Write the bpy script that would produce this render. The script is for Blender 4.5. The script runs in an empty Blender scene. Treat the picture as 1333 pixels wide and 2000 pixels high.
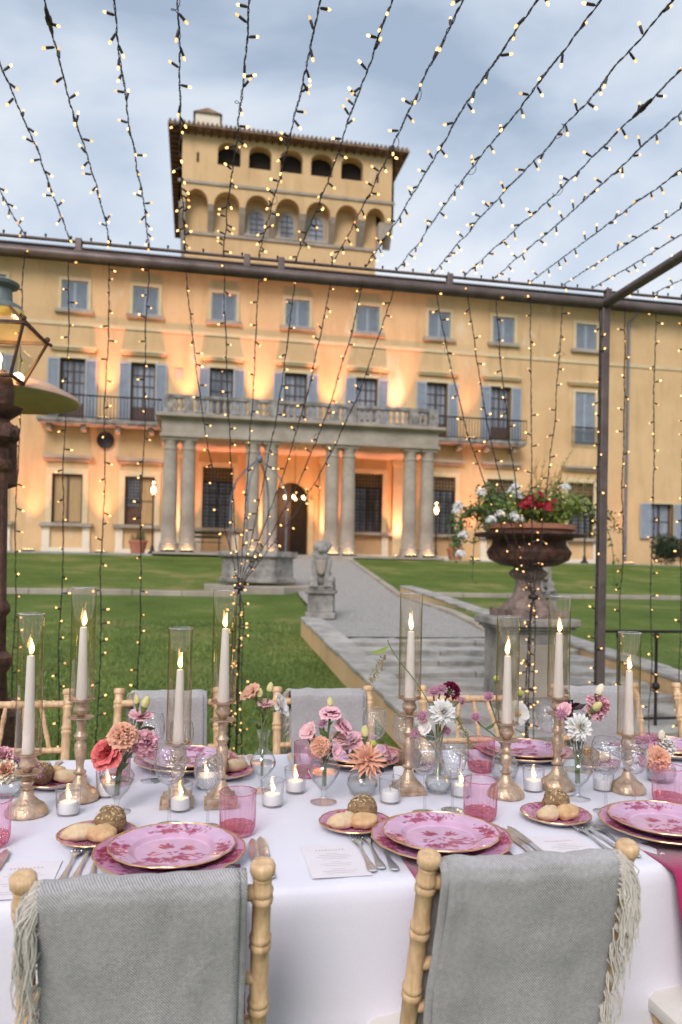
import bpy, math, random
from mathutils import Vector, Matrix, noise as mn
R = math.radians
random.seed(7)
sc = bpy.context.scene
col = sc.collection

# ------------------------------------------------------------------ camera
F, CX, CY = 1500.0, 666.5, 1082.0
YAW, PIT, ROL = R(10.8), R(0.85), R(1.15)
CAM = Vector((0, 0, 1.38))
_fw = Vector((math.sin(YAW) * math.cos(PIT), math.cos(YAW) * math.cos(PIT), math.sin(PIT)))
_r = Vector((math.cos(YAW), -math.sin(YAW), 0))
_u = _r.cross(_fw)
_r2 = _r * math.cos(ROL) + _u * math.sin(ROL)
_u2 = _u * math.cos(ROL) - _r * math.sin(ROL)
cam_d = bpy.data.cameras.new('camera')
cam = bpy.data.objects.new('camera', cam_d)
col.objects.link(cam)
cam.matrix_world = Matrix(((_r2.x, _u2.x, -_fw.x, CAM.x), (_r2.y, _u2.y, -_fw.y, CAM.y), (_r2.z, _u2.z, -_fw.z, CAM.z), (0, 0, 0, 1)))
cam_d.sensor_fit = 'VERTICAL'
cam_d.sensor_height = 36
cam_d.lens = F / 2000 * 36
cam_d.shift_y = (CY - 1000) / 2000
cam_d.clip_start = 0.05
cam_d.clip_end = 3000
cam_d.dof.use_dof = True
cam_d.dof.focus_distance = 1.85
cam_d.dof.aperture_fstop = 4.0
sc.camera = cam

# ------------------------------------------------------------------ sky
w = bpy.data.worlds.new('World'); sc.world = w; w.use_nodes = True
nt = w.node_tree; N = nt.nodes; L = nt.links
N.clear()
SUN_EL, SUN_AZ = R(38), R(205)      # bright part of an overcast dusk sky, behind the camera
out = N.new('ShaderNodeOutputWorld')
bg = N.new('ShaderNodeBackground'); bg.inputs[1].default_value = 1.0
sky = N.new('ShaderNodeTexSky'); sky.sky_type = 'NISHITA'; sky.sun_disc = False
sky.sun_elevation = SUN_EL; sky.sun_rotation = SUN_AZ; sky.air_density = 1.0; sky.dust_density = 1.5
sk = N.new('ShaderNodeVectorMath'); sk.operation = 'SCALE'; sk.inputs['Scale'].default_value = 0.06
L.new(sky.outputs[0], sk.inputs[0])
tc = N.new('ShaderNodeTexCoord')
mp = N.new('ShaderNodeMapping'); mp.inputs['Scale'].default_value = (1.0, 1.0, 2.1); mp.inputs['Location'].default_value = (1.9, 0.7, 0.15)
mp.inputs['Rotation'].default_value = (0, R(12), R(20))
L.new(tc.outputs['Generated'], mp.inputs[0])
n1 = N.new('ShaderNodeTexNoise'); n1.inputs['Scale'].default_value = 2.3; n1.inputs['Detail'].default_value = 6; n1.inputs['Roughness'].default_value = 0.5; n1.inputs['Distortion'].default_value = 0.35
L.new(mp.outputs[0], n1.inputs[0])
cr = N.new('ShaderNodeValToRGB'); e = cr.color_ramp.elements
e[0].position = 0.34; e[0].color = (0.28, 0.345, 0.44, 1)
e[1].position = 0.62; e[1].color = (0.63, 0.65, 0.68, 1)
m_ = cr.color_ramp.elements.new(0.47); m_.color = (0.44, 0.50, 0.585, 1)
L.new(n1.outputs[0], cr.inputs[0])
mx = N.new('ShaderNodeMix'); mx.data_type = 'RGBA'; mx.inputs[0].default_value = 0.82
L.new(sk.outputs[0], mx.inputs[6]); L.new(cr.outputs[0], mx.inputs[7])
L.new(mx.outputs[2], bg.inputs[0]); L.new(bg.outputs[0], out.inputs[0])

# ------------------------------------------------------------------ sun behind cloud
sd = bpy.data.lights.new('sun', 'SUN'); sd.energy = 1.5; sd.angle = R(25); sd.color = (1.0, 0.92, 0.92)
so = bpy.data.objects.new('sun', sd); col.objects.link(so)
sdir = Vector((math.sin(SUN_AZ) * math.cos(SUN_EL), math.cos(SUN_AZ) * math.cos(SUN_EL), math.sin(SUN_EL)))
so.rotation_euler = sdir.to_track_quat('Z', 'Y').to_euler()
so.location = (0, -10, 30)

sc.view_settings.view_transform = 'Standard'
sc.view_settings.look = 'None'
sc.view_settings.exposure = 0.70
sc.view_settings.gamma = 1.0
sc.render.engine = 'CYCLES'
sc.cycles.max_bounces = 8
sc.cycles.diffuse_bounces = 3
sc.cycles.glossy_bounces = 3
sc.cycles.transmission_bounces = 6
sc.cycles.transparent_max_bounces = 24
sc.cycles.caustics_reflective = False
sc.cycles.caustics_refractive = False
sc.cycles.sample_clamp_indirect = 4
sc.cycles.use_denoising = True

# ------------------------------------------------------------------ unprojection of measured picture points onto real planes
def ray(x, y):
    a, b = (x - CX) / F, -(y - CY) / F
    return _r2 * a + _u2 * b + _fw
def on_z(x, y, z):
    d = ray(x, y); return CAM + d * ((z - CAM.z) / d.z)
def on_y(x, y, Y):
    d = ray(x, y); return CAM + d * (Y / d.y)

# ------------------------------------------------------------------ materials
def newmat(name):
    m = bpy.data.materials.new(name); m.use_nodes = True
    return m, m.node_tree.nodes, m.node_tree.links, m.node_tree.nodes['Principled BSDF']
def mat(name, c, rough=0.6, metal=0.0, var=0.12, vs=6.0, bump=0.0, bs=40.0, c2=None, detail=5, sheen=0, trans=0, spec=0.5, sss=0, stretch=None):
    m, n, l, p = newmat(name)
    p.inputs['Roughness'].default_value = rough
    p.inputs['Metallic'].default_value = metal
    p.inputs['Specular IOR Level'].default_value = spec
    p.inputs['Sheen Weight'].default_value = sheen
    p.inputs['Transmission Weight'].default_value = trans
    if sss:
        p.inputs['Subsurface Weight'].default_value = sss
        p.inputs['Subsurface Radius'].default_value = (0.02, 0.012, 0.008)
    t = n.new('ShaderNodeTexCoord'); src = t.outputs['Object']
    if stretch:
        mpn = n.new('ShaderNodeMapping'); mpn.inputs['Scale'].default_value = stretch; l.new(src, mpn.inputs[0]); src = mpn.outputs[0]
    a = n.new('ShaderNodeTexNoise'); a.inputs['Scale'].default_value = vs; a.inputs['Detail'].default_value = detail; a.inputs['Roughness'].default_value = 0.6
    l.new(src, a.inputs[0])
    r = n.new('ShaderNodeValToRGB')
    lo = [max(0, x * (1 - var)) for x in c]; hi = [min(1, x * (1 + var)) for x in (c2 or c)]
    r.color_ramp.elements[0].color = (*lo, 1); r.color_ramp.elements[1].color = (*hi, 1)
    r.color_ramp.elements[0].position = 0.3; r.color_ramp.elements[1].position = 0.7
    l.new(a.outputs[0], r.inputs[0]); l.new(r.outputs[0], p.inputs['Base Color'])
    if bump:
        b = n.new('ShaderNodeTexNoise'); b.inputs['Scale'].default_value = bs; b.inputs['Detail'].default_value = 6
        l.new(src, b.inputs[0])
        bn = n.new('ShaderNodeBump'); bn.inputs['Strength'].default_value = bump; bn.inputs['Distance'].default_value = 0.02
        l.new(b.outputs[0], bn.inputs['Height']); l.new(bn.outputs[0], p.inputs['Normal'])
    return m
def thin_glass(name, tint=(1, 1, 1), rough=0.02, base=0.05, bump=0.0, bs=120.0, gl=(1, 1, 1), edge=0.45):
    m, n, l, p = newmat(name); n.remove(p)
    o = n['Material Output']
    lw = n.new('ShaderNodeLayerWeight'); lw.inputs[0].default_value = 0.5
    pw = n.new('ShaderNodeMath'); pw.operation = 'POWER'; pw.inputs[1].default_value = 3.0
    l.new(lw.outputs['Facing'], pw.inputs[0])
    ma = n.new('ShaderNodeMath'); ma.operation = 'MULTIPLY_ADD'; ma.inputs[1].default_value = 0.8; ma.inputs[2].default_value = base
    l.new(pw.outputs[0], ma.inputs[0])
    t = n.new('ShaderNodeBsdfTransparent')
    ed = n.new('ShaderNodeMath'); ed.operation = 'POWER'; ed.inputs[1].default_value = 3.0; l.new(lw.outputs['Facing'], ed.inputs[0])
    tm_ = n.new('ShaderNodeMix'); tm_.data_type = 'RGBA'; tm_.inputs[6].default_value = (*tint, 1); tm_.inputs[7].default_value = (*[c * edge * (c ** 3) for c in tint], 1)  # tint darkened towards grazing angles to paint in refraction at the edges
    l.new(ed.outputs[0], tm_.inputs[0]); l.new(tm_.outputs[2], t.inputs[0])
    g = n.new('ShaderNodeBsdfGlossy'); g.inputs['Roughness'].default_value = rough; g.inputs[0].default_value = (*gl, 1)
    if bump:
        tcn = n.new('ShaderNodeTexCoord'); b = n.new('ShaderNodeTexVoronoi'); b.inputs['Scale'].default_value = bs
        l.new(tcn.outputs['Object'], b.inputs['Vector'])
        bn = n.new('ShaderNodeBump'); bn.inputs['Strength'].default_value = bump; bn.inputs['Distance'].default_value = 0.004
        l.new(b.outputs['Distance'], bn.inputs['Height']); l.new(bn.outputs[0], g.inputs['Normal']); l.new(bn.outputs[0], lw.inputs['Normal'])
    x = n.new('ShaderNodeMixShader')
    l.new(ma.outputs[0], x.inputs[0]); l.new(t.outputs[0], x.inputs[1]); l.new(g.outputs[0], x.inputs[2]); l.new(x.outputs[0], o.inputs[0])
    return m
def emit(name, c, s, sample=False, vary=0):
    m, n, l, p = newmat(name); n.remove(p)
    e = n.new('ShaderNodeEmission'); e.inputs[0].default_value = (*c, 1); e.inputs[1].default_value = s
    l.new(e.outputs[0], n['Material Output'].inputs[0])
    if not sample: m.cycles.emission_sampling = 'NONE'
    if vary:
        oi = n.new('ShaderNodeObjectInfo'); mr = n.new('ShaderNodeMapRange'); mr.inputs['To Min'].default_value = s * (1 - vary); mr.inputs['To Max'].default_value = s * (1 + vary)
        l.new(oi.outputs['Random'], mr.inputs['Value']); l.new(mr.outputs[0], e.inputs[1])
    return m
def plaster(name, c, c2, stain):
    """weathered lime plaster: broad tonal drift, fine mottling, pale patches where it has flaked"""
    m, n, l, p = newmat(name); p.inputs['Roughness'].default_value = 0.9; p.inputs['Specular IOR Level'].default_value = 0.2
    t = n.new('ShaderNodeTexCoord')
    def nz(s, d, sx=None):
        a = n.new('ShaderNodeTexNoise'); a.inputs['Scale'].default_value = s; a.inputs['Detail'].default_value = d; a.inputs['Roughness'].default_value = 0.62
        if sx:
            q = n.new('ShaderNodeMapping'); q.inputs['Scale'].default_value = sx; l.new(t.outputs['Object'], q.inputs[0]); l.new(q.outputs[0], a.inputs[0])
        else: l.new(t.outputs['Object'], a.inputs[0])
        return a
    a = nz(0.45, 8); r = n.new('ShaderNodeValToRGB')
    r.color_ramp.elements[0].position = 0.32; r.color_ramp.elements[0].color = (*c, 1); r.color_ramp.elements[1].position = 0.7; r.color_ramp.elements[1].color = (*c2, 1)
    l.new(a.outputs[0], r.inputs[0])
    b = nz(0.8, 7, (1.0, 1.0, 0.35)); rb = n.new('ShaderNodeValToRGB')
    rb.color_ramp.elements[0].position = 0.60; rb.color_ramp.elements[0].color = (0, 0, 0, 1); rb.color_ramp.elements[1].position = 0.70; rb.color_ramp.elements[1].color = (0.55, 0.55, 0.55, 1)
    l.new(b.outputs[0], rb.inputs[0])
    x = n.new('ShaderNodeMix'); x.data_type = 'RGBA'; x.inputs[7].default_value = (*stain, 1)
    l.new(rb.outputs[0], x.inputs[0]); l.new(r.outputs[0], x.inputs[6])
    k1 = nz(1.6, 8, (1.0, 1.0, 0.16)); kr = n.new('ShaderNodeValToRGB'); kr.color_ramp.elements[0].position = 0.50; kr.color_ramp.elements[0].color = (1, 1, 1, 1); kr.color_ramp.elements[1].position = 0.74; kr.color_ramp.elements[1].color = (0.80, 0.78, 0.74, 1)
    l.new(k1.outputs[0], kr.inputs[0]); x2 = n.new('ShaderNodeMix'); x2.data_type = 'RGBA'; x2.blend_type = 'MULTIPLY'; x2.inputs[0].default_value = 1
    l.new(x.outputs[2], x2.inputs[6]); l.new(kr.outputs[0], x2.inputs[7]); l.new(x2.outputs[2], p.inputs['Base Color'])
    h = nz(9, 6); bn = n.new('ShaderNodeBump'); bn.inputs['Strength'].default_value = 0.25; bn.inputs['Distance'].default_value = 0.03
    l.new(h.outputs[0], bn.inputs['Height']); l.new(bn.outputs[0], p.inputs['Normal'])
    return m

MT = {}
MT['plaster'] = plaster('ochre_plaster', (0.58, 0.382, 0.195), (0.70, 0.485, 0.26), (0.75, 0.64, 0.47))
MT['cream'] = mat('cream_trim', (0.62, 0.50, 0.30), 0.85, var=0.10, vs=2, bump=0.15, bs=20)
MT['white_trim'] = mat('white_trim', (0.74, 0.66, 0.52), 0.85, var=0.08, vs=2)
MT['stone'] = mat('pietra_serena', (0.31, 0.265, 0.21), 0.85, var=0.18, vs=1.2, bump=0.3, bs=18, c2=(0.37, 0.32, 0.255))
MT['stone_dark'] = mat('weathered_stone', (0.17, 0.155, 0.135), 0.9, var=0.4, vs=3.5, bump=0.6, bs=22, c2=(0.30, 0.28, 0.25))
MT['shutter'] = mat('blue_grey_shutter', (0.33, 0.37, 0.425), 0.6, var=0.1, vs=3)
MT['wood_dark'] = mat('dark_wood', (0.075, 0.04, 0.028), 0.55, var=0.3, vs=5, stretch=(6, 6, 0.6))
MT['wood_tan'] = mat('tan_panel', (0.42, 0.27, 0.12), 0.6, var=0.15, vs=2.5, stretch=(5, 5, 0.5))
MT['pane'] = mat('sky_painted_pane', (0.13, 0.15, 0.18), 0.08, var=0.55, vs=0.8, spec=0.9, c2=(0.24, 0.26, 0.29), stretch=(1.6, 1, 0.5))  # pale blue-grey variation paints reflected sky into the glass colour
MT['opening_shade'] = mat('painted_room_shade', (0.02, 0.014, 0.010), 0.9, var=0.3)  # near-black colour stands in for the shade inside rooms and openings
MT['iron'] = mat('wrought_iron', (0.035, 0.03, 0.028), 0.55, metal=0.6, var=0.3, vs=20, bump=0.2, bs=80)
MT['iron_grey'] = mat('grey_iron', (0.16, 0.17, 0.19), 0.6, metal=0.2, var=0.2, vs=10)
MT['tile'] = mat('roof_tile', (0.17, 0.10, 0.065), 0.9, var=0.45, vs=2.5, bump=0.5, bs=8, c2=(0.26, 0.17, 0.12))
MT['rafter'] = mat('eave_timber', (0.11, 0.055, 0.03), 0.8, var=0.3, vs=4)
MT['terracotta'] = mat('terracotta', (0.42, 0.17, 0.095), 0.8, var=0.2, vs=9, bump=0.2, bs=30)
MT['rust'] = mat('rusted_cast_iron', (0.06, 0.030, 0.022), 0.65, metal=0.35, var=0.45, vs=14, bump=0.4, bs=60, c2=(0.12, 0.055, 0.035))
MT['gravel'] = mat('gravel', (0.32, 0.305, 0.28), 0.95, var=0.30, vs=24, bump=0.8, bs=120, c2=(0.38, 0.36, 0.33), detail=8)
MT['pergola'] = mat('pergola_steel', (0.115, 0.085, 0.075), 0.5, metal=0.5, var=0.15, vs=6, c2=(0.16, 0.125, 0.115))
MT['cable'] = mat('black_cable', (0.022, 0.015, 0.013), 0.5, var=0.3, vs=30)
MT['bulb'] = emit('warm_bulb', (1.0, 0.50, 0.17), 2.2, vary=0.6)
MT['flame'] = emit('flame', (1.0, 0.55, 0.18), 5.0, True)
MT['flame_core'] = emit('flame_core', (1.0, 0.66, 0.27), 7.0, True)
MT['lampglow'] = emit('lamp_glow', (1.0, 0.62, 0.28), 12.0)
MT['brass'] = mat('antique_brass', (0.46, 0.32, 0.21), 0.42, metal=0.7, var=0.25, vs=40, bump=0.2, bs=110, c2=(0.62, 0.46, 0.33))
MT['wax'] = mat('ivory_wax', (0.93, 0.88, 0.85), 0.45, var=0.03, vs=8, sss=0.35)
MT['wick'] = mat('wick', (0.02, 0.015, 0.012), 0.9)
MT['wood'] = mat('limewashed_beech', (0.58, 0.365, 0.185), 0.45, var=0.20, vs=16, bump=0.15, bs=60, c2=(0.72, 0.49, 0.28), stretch=(4, 4, 0.35))
MT['cushion'] = mat('cream_cushion', (0.74, 0.70, 0.64), 0.65, var=0.05, vs=12, bump=0.1, bs=200)
MT['silver'] = mat('silver', (0.93, 0.91, 0.89), 0.32, metal=1.0, var=0.1, vs=20)
MT['gold'] = mat('gilt_edge', (0.72, 0.45, 0.20), 0.32, metal=0.8, var=0.1, vs=30)
MT['porcelain'] = mat('white_porcelain', (0.74, 0.72, 0.76), 0.2, var=0.02)
MT['napkin'] = mat('magenta_linen', (0.36, 0.009, 0.085), 0.8, var=0.15, vs=10, bump=0.25, bs=300, sheen=0.3)
MT['card'] = mat('blush_card', (0.80, 0.74, 0.76), 0.8, var=0.03, vs=20)
MT['print'] = mat('rose_ink', (0.55, 0.43, 0.44), 0.8, var=0.1)
MT['white_card'] = mat('white_card', (0.8, 0.79, 0.8), 0.8, var=0.02)
MT['glass'] = thin_glass('clear_glass', (0.97, 0.975, 0.98), base=0.09, edge=0.25)
MT['glass_cut'] = thin_glass('engraved_glass', (0.965, 0.97, 0.98), base=0.12, bump=0.8, bs=150, edge=0.2)
MT['chimney'] = thin_glass('amber_chimney_flame_sheen', (0.955, 0.92, 0.87), base=0.11, gl=(1, .88, .72), edge=0.08)  # amber glass; warm gloss colour paints candle flames reflected at the edges
MT['pink_glass'] = thin_glass('pink_cut_glass', (0.985, 0.82, 0.90), base=0.09, bump=0.0, bs=70, edge=0.5, gl=(1, 0.8, 0.86))
MT['pink_base'] = thin_glass('pink_glass_base', (0.98, 0.72, 0.78), base=0.13, bump=0.5, bs=110, gl=(1, 0.62, 0.62))
MT['lantern_glass'] = thin_glass('amber_lantern_glass', (0.96, 0.80, 0.45), base=0.10, rough=0.1)
MT['dome'] = mat('heater_reflector', (0.66, 0.43, 0.30), 0.34, metal=0.3, var=0.15, vs=5)
MT['verdigris'] = mat('weathered_zinc', (0.16, 0.19, 0.18), 0.6, metal=0.4, var=0.3, vs=12)
MT['leaf'] = mat('leaf_green', (0.10, 0.15, 0.04), 0.6, var=0.35, vs=12)
MT['leaf_light'] = mat('leaf_lime', (0.22, 0.29, 0.055), 0.6, var=0.3, vs=12)
MT['leaf_dark'] = mat('leaf_dark', (0.028, 0.05, 0.02), 0.6, var=0.4, vs=6)
MT['leaf_wine'] = mat('leaf_wine', (0.05, 0.018, 0.024), 0.5, var=0.3, vs=20)
MT['stem'] = mat('stem_green', (0.14, 0.19, 0.06), 0.5, var=0.25, vs=30)
MT['crust'] = mat('bread_crust', (0.62, 0.42, 0.22), 0.7, var=0.1, vs=14, bump=0.3, bs=60, c2=(0.80, 0.64, 0.42))
MT['crust_gold'] = mat('golden_crust', (0.50, 0.25, 0.085), 0.6, var=0.15, vs=12, bump=0.3, bs=60, c2=(0.78, 0.54, 0.30))
MT['crust_rye'] = mat('brown_crust', (0.26, 0.15, 0.075), 0.85, var=0.35, vs=50, bump=0.9, bs=90, c2=(0.36, 0.23, 0.12))
MT['seed'] = mat('oat_flake', (0.62, 0.44, 0.22), 0.7, var=0.2, vs=60)
def fabric(name, c, c2, scale, bump, diag=True):
    m, n, l, p = newmat(name); p.inputs['Roughness'].default_value = 0.95; p.inputs['Specular IOR Level'].default_value = 0.15; p.inputs['Sheen Weight'].default_value = 0.25
    t = n.new('ShaderNodeTexCoord'); q = n.new('ShaderNodeMapping'); l.new(t.outputs['Object'], q.inputs[0])
    if diag: q.inputs['Rotation'].default_value = (0, R(42), 0)
    wv = n.new('ShaderNodeTexWave'); wv.inputs['Scale'].default_value = scale; wv.inputs['Distortion'].default_value = 1.3; wv.inputs['Detail'].default_value = 3; wv.inputs['Detail Scale'].default_value = 6
    l.new(q.outputs[0], wv.inputs[0])
    nz = n.new('ShaderNodeTexNoise'); nz.inputs['Scale'].default_value = 140; nz.inputs['Detail'].default_value = 4; l.new(t.outputs['Object'], nz.inputs[0])
    nb = n.new('ShaderNodeTexNoise'); nb.inputs['Scale'].default_value = 7; nb.inputs['Detail'].default_value = 4; l.new(t.outputs['Object'], nb.inputs[0])
    a = n.new('ShaderNodeMath'); a.operation = 'ADD'; l.new(wv.outputs['Fac'], a.inputs[0]); l.new(nz.outputs[0], a.inputs[1])
    a2 = n.new('ShaderNodeMath'); a2.operation = 'ADD'; l.new(a.outputs[0], a2.inputs[0]); l.new(nb.outputs[0], a2.inputs[1])
    r = n.new('ShaderNodeValToRGB'); r.color_ramp.elements[0].color = (*c, 1); r.color_ramp.elements[1].color = (*c2, 1)
    md = n.new('ShaderNodeMath'); md.operation = 'MULTIPLY'; md.inputs[1].default_value = 0.33; l.new(a2.outputs[0], md.inputs[0])
    r.color_ramp.elements[0].position = 0.25; r.color_ramp.elements[1].position = 0.75
    l.new(md.outputs[0], r.inputs[0]); l.new(r.outputs[0], p.inputs['Base Color'])
    bn = n.new('ShaderNodeBump'); bn.inputs['Strength'].default_value = bump; bn.inputs['Distance'].default_value = 0.003
    l.new(a.outputs[0], bn.inputs['Height']); l.new(bn.outputs[0], p.inputs['Normal'])
    return m
MT['throw'] = fabric('grey_wool', (0.235, 0.225, 0.222), (0.64, 0.615, 0.60), 95, 0.6)
MT['fringe'] = mat('ivory_fringe', (0.62, 0.57, 0.50), 0.95, var=0.1, vs=40)
MT['linen'] = fabric('white_linen', (0.755, 0.735, 0.80), (0.83, 0.805, 0.87), 160, 0.2, False)

# ------------------------------------------------------------------ mesh helpers
class MB:
    def __init__(s): s.v = []; s.f = []; s.m = []
    def add(s, vs, fs, mi=0):
        b = len(s.v); s.v += [tuple(v) for v in vs]
        s.f += [tuple(b + i for i in f) for f in fs]; s.m += [mi] * len(fs); return s
    def box(s, x0, x1, y0, y1, z0, z1, mi=0):
        return s.add([(x0, y0, z0), (x1, y0, z0), (x1, y1, z0), (x0, y1, z0), (x0, y0, z1), (x1, y0, z1), (x1, y1, z1), (x0, y1, z1)],
                     [(0, 3, 2, 1), (4, 5, 6, 7), (0, 1, 5, 4), (1, 2, 6, 5), (2, 3, 7, 6), (3, 0, 4, 7)], mi)
    def lathe(s, prof, n=24, c=(0, 0, 0), mi=0, rf=None, close=False):
        vs = []; fs = []
        for r, z in prof:
            for k in range(n):
                a = 2 * math.pi * k / n; q = r * (rf(a, z) if rf else 1)
                vs.append((c[0] + q * math.cos(a), c[1] + q * math.sin(a), c[2] + z))
        for i in range(len(prof) - 1):
            for k in range(n):
                k2 = (k + 1) % n; fs.append((i * n + k, i * n + k2, (i + 1) * n + k2, (i + 1) * n + k))
        if close: fs.append(tuple(range(n - 1, -1, -1))); fs.append(tuple((len(prof) - 1) * n + k for k in range(n)))
        return s.add(vs, fs, mi)
    def tube(s, pts, rad, n=6, mi=0, caps=True):
        pts = [Vector(p) for p in pts]; m = len(pts)
        rad = rad if isinstance(rad, (list, tuple)) else [rad] * m
        vs = []; up = None
        for i, p in enumerate(pts):
            d = (pts[min(i + 1, m - 1)] - pts[max(i - 1, 0)])
            d = d.normalized() if d.length > 1e-9 else Vector((0, 0, 1))
            if up is None: up = Vector((1, 0, 0)) if abs(d.x) < 0.9 else Vector((0, 1, 0))
            a = (up - d * up.dot(d)).normalized(); b = d.cross(a); up = a
            for k in range(n):
                t = 2 * math.pi * k / n; vs.append(p + (a * math.cos(t) + b * math.sin(t)) * rad[i])
        fs = [(i * n + k, i * n + (k + 1) % n, (i + 1) * n + (k + 1) % n, (i + 1) * n + k) for i in range(m - 1) for k in range(n)]
        if caps: fs += [tuple(range(n - 1, -1, -1)), tuple((m - 1) * n + k for k in range(n))]
        return s.add(vs, fs, mi)
    def ball(s, c, r, n=10, m=6, mi=0, d=0.0, sd=0):
        r = r if isinstance(r, (tuple, list)) else (r, r, r); vs = [(c[0], c[1], c[2] - r[2])]; fs = []
        for j in range(1, m):
            p = -math.pi / 2 + math.pi * j / m
            for k in range(n):
                a = 2 * math.pi * k / n
                q = 1 + (d * mn.noise(Vector((math.cos(a) * 1.7 + sd, math.sin(a) * 1.7, math.sin(p) * 2 + sd * 3))) if d else 0)
                vs.append((c[0] + r[0] * q * math.cos(p) * math.cos(a), c[1] + r[1] * q * math.cos(p) * math.sin(a), c[2] + r[2] * q * math.sin(p)))
        vs.append((c[0], c[1], c[2] + r[2])); t = len(vs) - 1
        fs += [(0, 1 + (k + 1) % n, 1 + k) for k in range(n)]
        for j in range(m - 2):
            for k in range(n): fs.append((1 + j * n + k, 1 + j * n + (k + 1) % n, 1 + (j + 1) * n + (k + 1) % n, 1 + (j + 1) * n + k))
        b = 1 + (m - 2) * n; fs += [(b + k, b + (k + 1) % n, t) for k in range(n)]
        return s.add(vs, fs, mi)
    def grid(s, fn, nu, nv, mi=0):
        vs = [fn(i / nu, j / nv) for j in range(nv + 1) for i in range(nu + 1)]
        return s.add(vs, [(j * (nu + 1) + i, j * (nu + 1) + i + 1, (j + 1) * (nu + 1) + i + 1, (j + 1) * (nu + 1) + i) for j in range(nv) for i in range(nu)], mi)
    def xf(s, M):
        s.v = [tuple(M @ Vector(v)) for v in s.v]; return s
    def mesh(s, name, mats, smooth=True, angle=40):
        me = bpy.data.meshes.new(name); me.from_pydata(s.v, [], s.f)
        for q in (mats if isinstance(mats, (list, tuple)) else [mats]): me.materials.append(MT[q] if isinstance(q, str) else q)
        if any(s.m): me.polygons.foreach_set('material_index', s.m)
        if smooth:
            me.shade_smooth(); me.set_sharp_from_angle(angle=R(angle))
        me.update(); return me
    def build(s, name, mats, parent=None, smooth=True, angle=40, bevel=0, loc=None):
        return place(name, s.mesh(name, mats, smooth, angle), parent, loc, bevel=bevel)
def place(name, me, parent=None, loc=None, M=None, bevel=0):
    o = bpy.data.objects.new(name, me); col.objects.link(o)
    if parent: o.parent = parent
    if loc: o.location = loc
    if M: o.matrix_local = M
    if bevel:
        b = o.modifiers.new('bevel', 'BEVEL'); b.width = bevel; b.segments = 2; b.limit_method = 'ANGLE'
    return o
def empty(name, loc=(0, 0, 0), rz=0):
    o = bpy.data.objects.new(name, None); col.objects.link(o); o.location = loc; o.rotation_euler.z = rz; o.empty_display_size = 0.1
    return o
def tag(o, label, cat, group=None, kind=None):
    o['label'] = label; o['category'] = cat
    if group: o['group'] = group
    if kind: o['kind'] = kind
    return o
def copy_tree(o, parent=None):
    c = o.copy(); col.objects.link(c)
    if parent: c.parent = parent
    for ch in o.children: copy_tree(ch, c)
    return c
def aim(p, d):
    """matrix that puts local +Z along d at p"""
    return Matrix.Translation(p) @ Vector(d).to_track_quat('Z', 'Y').to_matrix().to_4x4()
def hang(o, parent):
    o.parent = parent; o.matrix_parent_inverse = Matrix.Translation(-parent.location); return o
def wbuild(mb, name, mats, root, **k): return hang(mb.build(name, mats, None, **k), root)

# ================================================================== GROUND
def G(Y):
    if Y < 5.5: return 0.0
    if Y < 17: return 0.058 * (Y - 5.5)
    return min(0.667 + (Y - 17) * 0.0806, 1.65)
def off(Y): return 0.25 if Y < 12 else max(0.03, 0.25 - (Y - 12) * 0.044)
PTH = [(9.55, 1.85, 3.9), (11.5, 1.85, 4.08), (17, 2.32, 4.6), (28.5, 3.3, 5.7)]
def edges(Y):
    for a, b in zip(PTH, PTH[1:]):
        if Y <= b[0]:
            t = max(0, (Y - a[0]) / (b[0] - a[0])); return a[1] + (b[1] - a[1]) * t, a[2] + (b[2] - a[2]) * t
    return PTH[-1][1:]
def lawn_z(X, Y):
    g = G(Y) + 0.02 * mn.noise(Vector((X * 0.5, Y * 0.5, 0))) * (1 if 4 < Y < 27 else 0)
    if Y > 29.3: return 1.645
    if Y < 5.7: return g
    if Y < 9.55: return g if X < 1.62 else (g - 0.12 if X < 4.8 else G(Y) + 0.24)
    l, r = edges(Y)
    if X < max(l, 1.62): return g
    return G(Y) + off(Y) - 0.05 if X < r else G(Y) + off(Y) + 0.01
def lines(segs):
    o = []
    for a, b, s in segs:
        n = max(1, round((b - a) / s)); o += [a + (b - a) * i / n for i in range(n)]
    return o + [segs[-1][1]]
xs = lines([(-150, -20, 26), (-20, -6, 1.4), (-6, 1.5, 0.25), (1.5, 1.7, 0.1), (1.7, 6.5, 0.2), (6.5, 25, 0.9), (25, 200, 25)])
ys = lines([(-60, 0, 12), (0, 5, 0.6), (5, 17.2, 0.2), (17.2, 29.4, 0.4), (29.4, 260, 40)])
g = MB(); nx = len(xs)
g.add([(x, y, lawn_z(x, y)) for y in ys for x in xs], [(j * nx + i, j * nx + i + 1, (j + 1) * nx + i + 1, (j + 1) * nx + i) for j in range(len(ys) - 1) for i in range(nx - 1)])
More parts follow.
